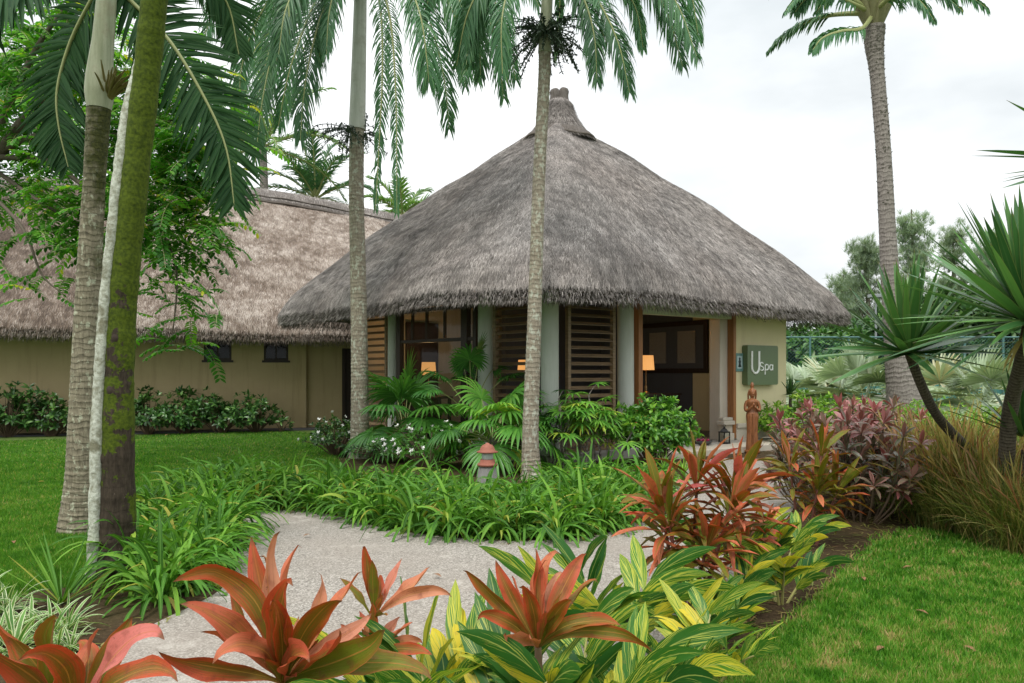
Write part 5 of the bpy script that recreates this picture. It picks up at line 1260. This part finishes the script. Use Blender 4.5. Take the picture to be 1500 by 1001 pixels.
hero((415, 1000), 2.35, [
    (270, 845, -.05, .115, .22, .35, .25), (272, 885, -.15, .12, .10, .62, -.2), (369, 791, .12, .105, .02, .55, .15), (403, 784, .05, .10, .04, .90, -.35), (437, 800, .2, .10, .02, .75, .5),
    (424, 852, -.18, .135, .05, .45, .1), (497, 880, -.12, .115, .14, .25, -.3), (527, 838, .10, .10, .02, .8, .4), (543, 900, .1, .08, .2, .92, -.2), (238, 958, -.2, .105, .10, .5, .3),
    (325, 955, -.2, .105, .16, .7, -.2), (450, 962, -.25, .12, .10, .6, .2), (560, 925, -.2, .14, .10, .03, -.1), (618, 982, -.2, .12, .10, .06, .2), (330, 838, .2, .085, .02, .3, .5), (470, 842, .25, .085, .02, .85, -.6), (388, 815, .25, .08, .0, .15, .6), (300, 925, -.1, .08, .1, .8, .4), (400, 880, -.2, .09, .05, .38, -.5), (500, 930, -.2, .09, .1, .5, .4)],
    "large red cordyline with broad folded leaves in front of the path")
hero((112, 1060), 2.15, [
    (-10, 905, .0, .125, .12, .3, .3), (82, 905, -.1, .135, .03, .05, .05), (192, 905, .1, .11, .03, .2, -.3), (228, 925, -.05, .135, .02, .98, .1), (145, 922, .1, .09, .03, .7, .5), (-40, 950, -.2, .12, .1, .5, .2), (40, 960, -.3, .12, .2, .45, .0), (250, 985, -.2, .12, .1, .4, .2), (120, 940, .15, .10, .0, .35, -.2)],
    "olive and red cordyline cut by the lower left corner of the picture")
hero((548, 905), 3.25, [
    (533, 800, .0, .085, .02, .45, .4), (557, 842, .08, .08, .03, .5, -.2), (628, 832, .05, .09, .03, .85, .2), (655, 868, -.05, .085, .14, .88, -.15), (560, 870, -.1, .07, .03, .3, .3)],
    "small coral cordyline rosette on a thin ringed stem")
hero((548, 960), 3.2, [
    (470, 940, -.05, .08, .12, .9, .2), (615, 938, .0, .085, .12, .85, -.2), (500, 915, .1, .07, .06, .7, .3), (630, 958, -.1, .08, .15, .4, .1), (585, 905, .1, .07, .02, .92, .3), (520, 990, -.2, .08, .2, .6, .2)],
    "low coral cordyline under the small rosette, close to the striped ginger")
hero((788, 948), 3.0, [
    (683, 836, -.02, .085, .03, .25, .4), (727, 824, .05, .095, .0, .5, .2), (785, 806, .08, .085, .0, .55, -.2), (812, 810, .12, .105, .0, .8, .1), (855, 812, .1, .115, .04, .6, -.3),
    (905, 915, -.1, .10, .25, .3, .2), (945, 945, -.15, .09, .2, .22, -.2), (880, 905, .05, .09, .12, .75, .3), (706, 900, -.1, .09, .08, .4, .1), (765, 860, -.12, .10, .0, .45, .1), (835, 880, -.15, .10, .05, .3, -.2), (740, 930, -.2, .09, .15, .85, .2), (820, 840, .15, .09, .0, .9, .2), (798, 822, .05, .07, .0, .42, .6), (750, 845, .15, .075, .0, .65, -.6), (870, 850, .2, .08, .03, .2, .4)],
    "red cordyline fan rising from the striped gingers at the path edge")
# tall many-stemmed cordyline right of the path
def tall_cordyline(loc, label, stems, L, W, n, rn):
    t = empty("red_cordyline", loc, 0, label, "cordyline"); st = MB()
    for x, y, h, lean in stems:
        p = np.array([x * .5, y * .5, 0]); top = np.array([x + lean, y, h]); R = catmull([p, (p + top) / 2 + [0, 0, .02], top], 12); st.tube(R, np.linspace(.016, .010, 12), 7)
        for c, m_, s_, tl in ((R[-1], n, 1, (4, 60)), (R[-2], n - 1, .95, (35, 80)), (R[-4], n - 2, .85, (55, 100)), (R[-6], n - 5, .7, (60, 105))):
            m_ = max(m_, 3); rv_ = np.clip(rn + RNG.normal(0, .36, m_), 0, 1)
            mb = MB(); rosette(mb, [c], [nrm(R[-1] - R[-4])], m_, L * s_, W * s_, tl, (.2, 1.2), P_cord, 10, .5, None, .15, .01, .35)
            mb.r = [np.repeat(rv_, 33)]; mb.build("leaf_head", G['cord'], t)
    st.build("stem", simple("pinkish_stem", (.22, .085, .06), .7, var=.5), t); return t
p = np.array([*g(1005, 893), 0])
tall_cordyline(p, "tall red cordyline with many stems standing where the path bends", [(-.12, 0, .72, -.05), (.06, .05, .88, .03), (.18, -.05, .72, .12), (-.02, -.1, .60, -.12), (.24, .1, .82, .14), (.05, -.15, .45, .05)], .46, .074, 11, .42)
p = np.array([*g(1180, 800), 0])
tall_cordyline(p, "olive and red cordyline in front of the ti shrubs", [(-.1, 0, .75, -.05), (.12, .05, .85, .05), (.02, -.1, .55, .05), (.2, 0, .5, .1)], .44, .074, 10, .15)
p = np.array([*g(1105, 868), 0])
tall_cordyline(p, "small orange cordyline between the striped gingers", [(-.03, 0, .40, -.03), (.06, .02, .48, .03)], .30, .075, 6, .45)

def P_ging(s): return np.interp(s, [0, .08, .2, .4, .6, .8, .93, 1], [.14, .4, .8, 1, .92, .6, .24, .02])
def ginger(nst, h):
    t = empty("striped_ginger", (0, 0, 0), 0, "yellow striped ginger plant", "striped ginger", "yellow striped gingers along the bed")
    st = MB()
    for k in range(nst):
        a = k * 6.283 / nst + RNG.normal(0, .35); r = .08 + .05 * RNG.random(); hh = h * (.7 + .4 * RNG.random())
        p = np.array([math.cos(a) * r * .5, math.sin(a) * r * .5, 0]); ln = .35 + .3 * RNG.random()
        R = droop_curve(p, [math.cos(a) * ln, math.sin(a) * ln, 1], hh, .75, 14); st.tube(R, np.linspace(.011, .005, 15), 6)
        mb = MB(); sa = np.cross(nrm(R[-1] - R[0]), UP); sa = nrm(sa + 1e-6)
        m_ = 9
        idx = np.linspace(5, 14, m_).astype(int); B = R[idx]; T = nrm(np.gradient(R, axis=0))[idx]
        sg = np.where(np.arange(m_) % 2 == 0, 1, -1)[:, None]
        up_ = np.linspace(.5, 1.1, m_)[:, None]
        D = nrm(T * up_ + sa * sg * .85 + UP * .45 + RNG.normal(0, .12, (m_, 3)))
        S = np.cross(D, np.cross(T, sa * sg) * .6 + UP * .7)
        blades(mb, B, D, S, np.linspace(.24, .33, m_) * (.85 + .3 * RNG.random(m_)), np.linspace(.064, .074, m_), .3 + .7 * RNG.random(m_), P_ging, 10, .3, np.clip(RNG.normal(.45, .25, m_), 0, 1), .08)
        mb.build("leaf_spray", G['ginger'], t)
    st.build("stalk", simple("pale_green_stalk", (.36, .34, .12), .5), t); return t
gin = [ginger(6, .46), ginger(5, .40), ginger(7, .44)]
gl_ = [("striped ginger at the front middle, under the red cordyline fan", -.18, 3.0, 1.25), ("striped ginger left of the red cordyline fan beside the coral rosette", -.42, 3.25, 1.15), ("striped ginger right of the red cordyline fan at the bottom edge", .28, 3.15, 1.2),
       ("striped ginger with tall upright leaves left of the many stemmed cordyline", .52, 4.2, 1.25), ("striped ginger at the foot of the many stemmed cordyline", .92, 3.75, .95), ("striped ginger whose pale stalk leans over the lawn edge at the bottom", 1.12, 4.25, .82),
       ("striped ginger behind the small orange cordyline", 1.62, 5.95, 1.05), ("yellowest striped ginger leaning on to the lawn beside the soil", 1.92, 5.35, .95), ("striped ginger right of the olive cordyline by the lawn", 2.25, 6.3, .9), ("low striped ginger filling the bottom middle of the bed", .02, 2.55, .9), ("low striped ginger in the bed between the fan and the tall stems", .55, 3.45, .75),
       ("striped ginger between the many stemmed cordyline and the orange one", 1.38, 4.9, .85), ("low striped ginger in the bottom left of the striped group", -.38, 2.7, .8)]
for i, (lab, x, Y, sc) in enumerate(gl_):
    if i < 3: place(gin[i], (x, Y, 0), RNG.random() * 6, sc); gin[i]["label"] = lab
    else: dup(gin[i % 3], (x, Y, 0), RNG.random() * 6, sc, lab)

# ------------------------------------------------------------------ feathery tree at the left
bark_l = simple("grey_brown_branch", (.16, .13, .10), .85, var=.6, sc=10)
b = np.array([*at(-150, 700, 11.0)[:2], 0.0])
t = empty("feather_leaved_tree", b, 0, "spreading tree with feathery green leaves hanging over the wing roof", "tree")
limbs = [
    ([b, at(-130, 420, 11), at(-70, 300, 11), at(0, 222, 10.8), at(45, 165, 10.6), at(100, 110, 10.4), at(160, 60, 10.4)], .15, .03),
    ([at(0, 222, 10.8), at(60, 198, 10.6), at(140, 200, 10.5), at(210, 190, 10.4), at(290, 160, 10.3)], .05, .015),
    ([at(-10, 230, 10.8), at(70, 236, 10.6), at(120, 270, 10.4), at(175, 300, 10.2), at(225, 325, 10.0), at(258, 395, 9.9), at(252, 505, 9.9)], .045, .008),
    ([at(-20, 240, 10.8), at(50, 290, 10.6), at(115, 330, 10.4), at(160, 360, 10.4)], .035, .008),
    ([at(-40, 270, 10.9), at(20, 140, 10.7), at(60, 60, 10.6), at(120, -20, 10.5)], .06, .02),
    ([at(210, 190, 10.4), at(250, 240, 10.2), at(280, 295, 10.0), at(292, 350, 9.9)], .02, .006),
    ([at(190, 270, 10.2), at(240, 240, 10.1), at(285, 225, 10.0), at(310, 215, 10.0)], .025, .006),
    ([at(-60, 290, 11), at(-20, 130, 11.4), at(30, 80, 11.8), at(100, 70, 12)], .05, .02),
    ([at(100, 110, 10.4), at(180, 130, 10.8), at(250, 120, 11), at(320, 150, 11.2)], .03, .01),
    ([at(-40, 260, 10.9), at(30, 330, 10.4), at(60, 400, 10.3), at(90, 430, 10.3)], .03, .006)]
mb = MB(); tips = []
for P, r0, r1 in limbs:
    R = catmull(P, 40); mb.tube(R - b, np.linspace(r0, r1, 40), 8); tips.append(R)
def comp_leaf(mbl, mbs, p, d, L, n=9):
    R = droop_curve(p, d, L, .7 + .6 * RNG.random(), 8); mbs.tube(R, .004, 4)
    T = nrm(np.gradient(R, axis=0)); s = np.linspace(.14, 1, n); i0 = np.minimum((s * 8).astype(int), 7); B = R[i0] + (R[i0 + 1] - R[i0]) * (s * 8 - i0)[:, None]; Tb = T[i0]
    sv = nrm(np.cross(Tb, UP) + 1e-6); r0 = RNG.normal(.45, .2)
    for sg in (-1, 1):
        D = nrm(Tb * .5 + sv * sg - UP * .12 + RNG.normal(0, .12, (n, 3)))
        blades(mbl, B, D, Tb, np.interp(s, [0, .5, 1], [.07, .122, .095]) * L / .55, .046, .6, P_ell, 3, .15, np.clip(r0 + RNG.normal(0, .14, n), 0, 1))
mbl = MB(); mbs = MB()
wts = [55, 75, 95, 45, 65, 60, 55, 70, 70, 10]
for (R, w) in zip(tips, wts):
    lo_ = 14 if w != 150 else 12
    for k in range(int(w * 1.6)):
        i = RNG.integers(lo_, 40); p = R[i] + RNG.normal(0, .24 if w != 150 else .13, 3) * [1, 1, .8]
        a = RNG.random() * 6.28; d = np.array([math.cos(a), math.sin(a) * .7, RNG.normal(-.05, .4)])
        if w == 150 and i > 32: d[2] -= .6
        comp_leaf(mbl, mbs, p - b, d, .42 + .25 * RNG.random(), 10)
# crown seen behind the trunks, up to the top of the view
for k in range(620):
    px, py = RNG.uniform(-80, 300), RNG.uniform(20, 300)
    if px > 200 and py < 90: continue
    p = at(px, py, RNG.uniform(10.5, 13.5)); a = RNG.random() * 6.28
    if vnoise(np.array([[px / 60, py / 60]]), 1.0, 21)[0] < .36: continue
    comp_leaf(mbl, mbs, p - b, [math.cos(a), math.sin(a), RNG.normal(0, .35)], .50 + .28 * RNG.random(), 10)
mb.build("trunk", bark_l, t)
c_ = mbl.build("crown", G['tree'], t); mbs.build("leaf_stalks", rachM, t)

# ------------------------------------------------------------------ trees and fence beyond
def casuarina(px, Y, h, w, label, seed):
    b = np.array([(px - 750) / F * Y, Y, 0.0]); t = empty("casuarina_tree", b, 0, label, "casuarina")
    mb = MB(); mb.tube(catmull([(0, 0, 0), (.2, 0, h * .5), (0, 0, h)], 16), np.linspace(.35, .05, 16), 8); C, A = [], []
    for k in range(46):
        z = h * (.22 + .78 * RNG.random()); a = RNG.random() * 6.28; L = w * (1.15 - .8 * (z / h)) * (.5 + .6 * RNG.random())
        R = droop_curve([0, 0, z * .93], [math.cos(a), math.sin(a), .75], L, -.5, 10); mb.tube(R, np.linspace(.06, .015, 11), 5)
        for q_ in range(20): 
            i = RNG.integers(4, 11); C.append(R[i] + RNG.normal(0, .38, 3)); A.append(nrm([RNG.normal(0, .4), RNG.normal(0, .4), 1]))
    mb.build("trunk", bark_l, t)
    mb = MB(); rosette(mb, C, A, 20, .62, .035, (5, 75), (-.1, .7), P_lance, 3, .2); mb.build("crown", G['casu'], t)
casuarina(1268, 56, 11.2, 3.2, "grey green feathery casuarina left of the tall rough palm", 1)
casuarina(1335, 58, 14.2, 3.0, "tallest feathery casuarina just right of the rough palm trunk", 2)
casuarina(1395, 62, 13.5, 3.2, "misty casuarina behind the big dracaena leaves", 3)
casuarina(1450, 60, 12.6, 3.2, "misty casuarina at the far right behind the big leaf head", 4)
casuarina(1235, 60, 9.4, 3.0, "low feathery casuarina above the eave end of the pavilion", 5)
def far_tree(px, Y, h, w, label, m='far', n=420):
    b = np.array([(px - 750) / F * Y, Y, 0.0]); t = empty("broadleaf_tree", b, 0, label, "tree")
    mb = MB(); mb.tube([(0, 0, 0), (.1, 0, h * .4), (0, 0, h * .7)], [.3, .22, .1], 8)
    d = nrm(RNG.normal(0, 1, (n, 3))); r = .5 + .5 * RNG.random(n) ** .5; lump = 1 + .5 * (vnoise(d[:, :2] * 2.2 + d[:, 2:3], 1.0, RNG.integers(99)) - .5)
    C = np.stack([d[:, 0] * w, d[:, 1] * w, h * .5 + d[:, 2] * h * .48], 1); C[:, :2] *= (r * lump)[:, None]; C[:, 2] = h * .5 + (C[:, 2] - h * .5) * r * lump
    for i in RNG.choice(n, 24): mb.tube(catmull([(0, 0, h * .35), (C[i] * .5 + np.array([0, 0, h * .25])), C[i]], 6), np.linspace(.09, .02, 6), 5)
    mb.build("trunk", bark_l, t)
    mb = MB(); rosette(mb, C, nrm(d + UP * .4), 11, .55, .24, (20, 95), (.3, .9), P_ell, 3, .2); mb.build("crown", G[m], t)
for px, Y, h, w, lab in ((1215, 44, 4.3, 3.4, "dark bushy tree past the end of the pavilion eave"), (1300, 46, 5.4, 3.6, "dark green tree behind the tennis fence near the rough palm"), (1362, 43, 5.8, 3.6, "dark green tree behind the tennis fence under the misty casuarina"), (1420, 42, 6.6, 3.6, "rounded dark green tree behind the fence between the dracaena heads"), (1478, 41, 6.4, 3.4, "dark green tree behind the fence by the big leaf head"), (1535, 42, 6.8, 3.6, "dark green tree behind the fence at the picture edge"), (1160, 47, 4.4, 3.4, "dark green tree glimpsed past the sign wall")):
    far_tree(px, Y, h, w, lab)
for px, Y, h, w, lab in ((60, 34, 9.4, 4.0, "leafy tree behind the wing roof at the far left"), (170, 35, 9.8, 4.0, "leafy tree behind the wing roof by the mossy trunk"), (270, 36, 9.6, 3.8, "leafy tree behind the wing roof under the hanging fronds"), (-60, 33, 10, 4.2, "leafy tree behind the wing at the picture edge")):
    far_tree(px, Y, h, w, lab, 'tree', 330)
# tennis court fence
f0, f1 = at(1130, 560, 34), at(1620, 560, 34)
fo = np.array([f0[0], 34.0, 0]); fence = empty("tennis_fence", fo, 0, "tall green wire tennis court fence with a teal windscreen strip", "fence")
teal = simple("teal_painted_steel", (.075, .17, .165), .5); W_ = f1[0] - f0[0]
for x in np.arange(0, W_ + .1, 1.75):
    mb = MB(); mb.tube([(x, 0, 0), (x, 0, 3.25)], .05, 8); mb.build("post", teal, fence)
mb = MB(); mb.tube([(0, 0, 3.22), (W_, 0, 3.22)], .035, 8); mb.tube([(0, 0, 1.62), (W_, 0, 1.62)], .025, 8); mb.build("rail", teal, fence)
mb = MB()
for x in np.arange(-3.2, W_, .16):
    for s in (1, -1):
        xa, xb = (x, x + 3.2) if s == 1 else (x + 3.2, x); za, zb = 0.1, 3.2
        mb.box((-.004, -.004, 0), (.004, .004, math.hypot(xb - xa, zb - za)), (np.array([[1, 0, (xb - xa) / 4.45], [0, 1, 0], [0, 0, (zb - za) / 4.45]]), np.array([xa, .01 * s, za])))
mb.build("wire_mesh", teal, fence, smooth=False)
mb = MB(); xx = np.linspace(.05, W_ - .05, 90); zz = np.linspace(.25, 1.35, 8)
mb.grid(np.array([[(x, .10 + .05 * math.sin(x * 2.3) * math.sin(z * 1.5 + x), z + .03 * math.sin(x * 3.6)) for z in zz] for x in xx]))
mb.build("windscreen", simple("teal_windscreen_cloth", (.08, .25, .23), .7, var=.3, sc=3), fence)
p = at(1283, 545, 40); fl = empty("floodlight", (p[0], 40, 0), 0, "tennis court floodlight on a pole behind the dracaena leaves", "floodlight")
mb = MB(); mb.tube([(0, 0, 0), (0, 0, 5.6)], [.07, .05], 10); mb.build("pole", simple("grey_galvanised_steel", (.30, .32, .33), .4, metal=.5), fl)
mb = MB(); mb.box((-.35, -.28, 5.6), (.35, .22, 5.78)); mb.box((-.3, -.24, 5.56), (.3, .18, 5.6)); mb.build("lamp_head", bpy.data.materials["grey_galvanised_steel"], fl, smooth=False, bevel=.02)
# grey rails and a far roof
p = at(1150, 585, 24); rl = empty("low_rail_fence", (p[0], 24, 0), 0, "low pale wooden rail fence among the silver fan palms", "fence")
palew = simple("bleached_wood", (.42, .40, .36), .8)
for x in (0, 1.6, 3.2):
    mb = MB(); mb.box((x - .05, -.05, 0), (x + .05, .05, .95)); mb.build("post", palew, rl, smooth=False, bevel=.008)
mb = MB()
for z in (.5, .85): mb.box((-.1, -.09, z - .05), (3.4, -.05, z + .05))
mb.build("rails", palew, rl, smooth=False, bevel=.008)
# fallen leaves on the lawns and the path
fy = simple("yellow_fallen_leaf", (.45, .30, .05), .7); fb = simple("brown_fallen_leaf", (.22, .11, .05), .8)
def fallen(loc, rz, L, m, label):
    mb = MB(); blades(mb, [(-L / 2, 0, .0)], [(1, 0, .35)], [(0, 1, 0)], L, L * .4, .7, P_ell, 6, .3); o = mb.build("fallen_leaf", m); o.location = (loc[0], loc[1], .035); o.rotation_euler = (0, 0, rz)
    return tag(o, label, "leaf")
fallen(g(60, 710), .4, .10, fy, "yellow fallen leaf lying on the left lawn")
fallen(g(245, 640), 1.2, .16, fb, "brown fallen leaf on the lawn in front of the hedge")
for (px, py), rz, lab in (((1335, 792), .3, "brown fallen leaf on the soil at the top of the right lawn"), ((1265, 855), 1.4, "brown fallen leaf on the soil beside the yellowest ginger"), ((1350, 905), 2.2, "brown fallen leaf lying on the right lawn"), ((1330, 838), .1, "thin dry leaf on the right lawn near the brown grass"), ((935, 775), 1.0, "orange brown leaf lying on the path near the lilies"), ((640, 850), 2.5, "small brown leaf in the middle of the pale path"), ((450, 790), .8, "small brown leaf on the path before the left lilies"), ((1420, 960), 1.9, "brown leaf on the right lawn near the bottom edge"), ((1290, 960), .6, "curled brown leaf on the dry patch of the right lawn"), ((20, 800), 2.2, "brown leaf on the lawn left of the palm trunks")):
    fallen(g(px, py), rz, .09, fb, lab)
# litter on the planting soil
n = 5200; P = np.stack([RNG.uniform(.2, 4.6, n), RNG.uniform(3.0, 10.5, n)], 1)
P = P[~inside(P, catmull(np.concatenate([LAWN_R, LAWN_R[:1]]), 160)[:-1]) & ~inside(P, np.array(PATH))]
mb = MB(); n = len(P); a = RNG.random(n) * 6.28
blades(mb, np.concatenate([P, np.full((n, 1), .012)], 1), np.stack([np.cos(a), np.sin(a), np.abs(RNG.normal(.1, .15, n))], 1), np.stack([-np.sin(a), np.cos(a), 0*a], 1), .05 + .09 * RNG.random(n), .012, .3, P_lance, 3, .2, np.clip(RNG.normal(.72, .15, n), 0, 1))
f_ = catmull([np.array(p) for p in PATH + PATH[:1]], 500); n = 520; i = RNG.integers(0, 500, n); Q_ = f_[i] + RNG.normal(0, .10, (n, 2)); a = RNG.random(n) * 6.28
blades(mb, np.concatenate([Q_, np.full((n, 1), .018)], 1), np.stack([np.cos(a), np.sin(a), np.abs(RNG.normal(.05, .1, n))], 1), np.stack([-np.sin(a), np.cos(a), 0*a], 1), .03 + .06 * RNG.random(n), .012, .2, P_lance, 3, .2, np.clip(RNG.normal(.75, .15, n), 0, 1))
tag(mb.build("leaf_litter", G['reed']), "dry leaf litter and straw on the brown planting soil", "litter", kind='stuff')
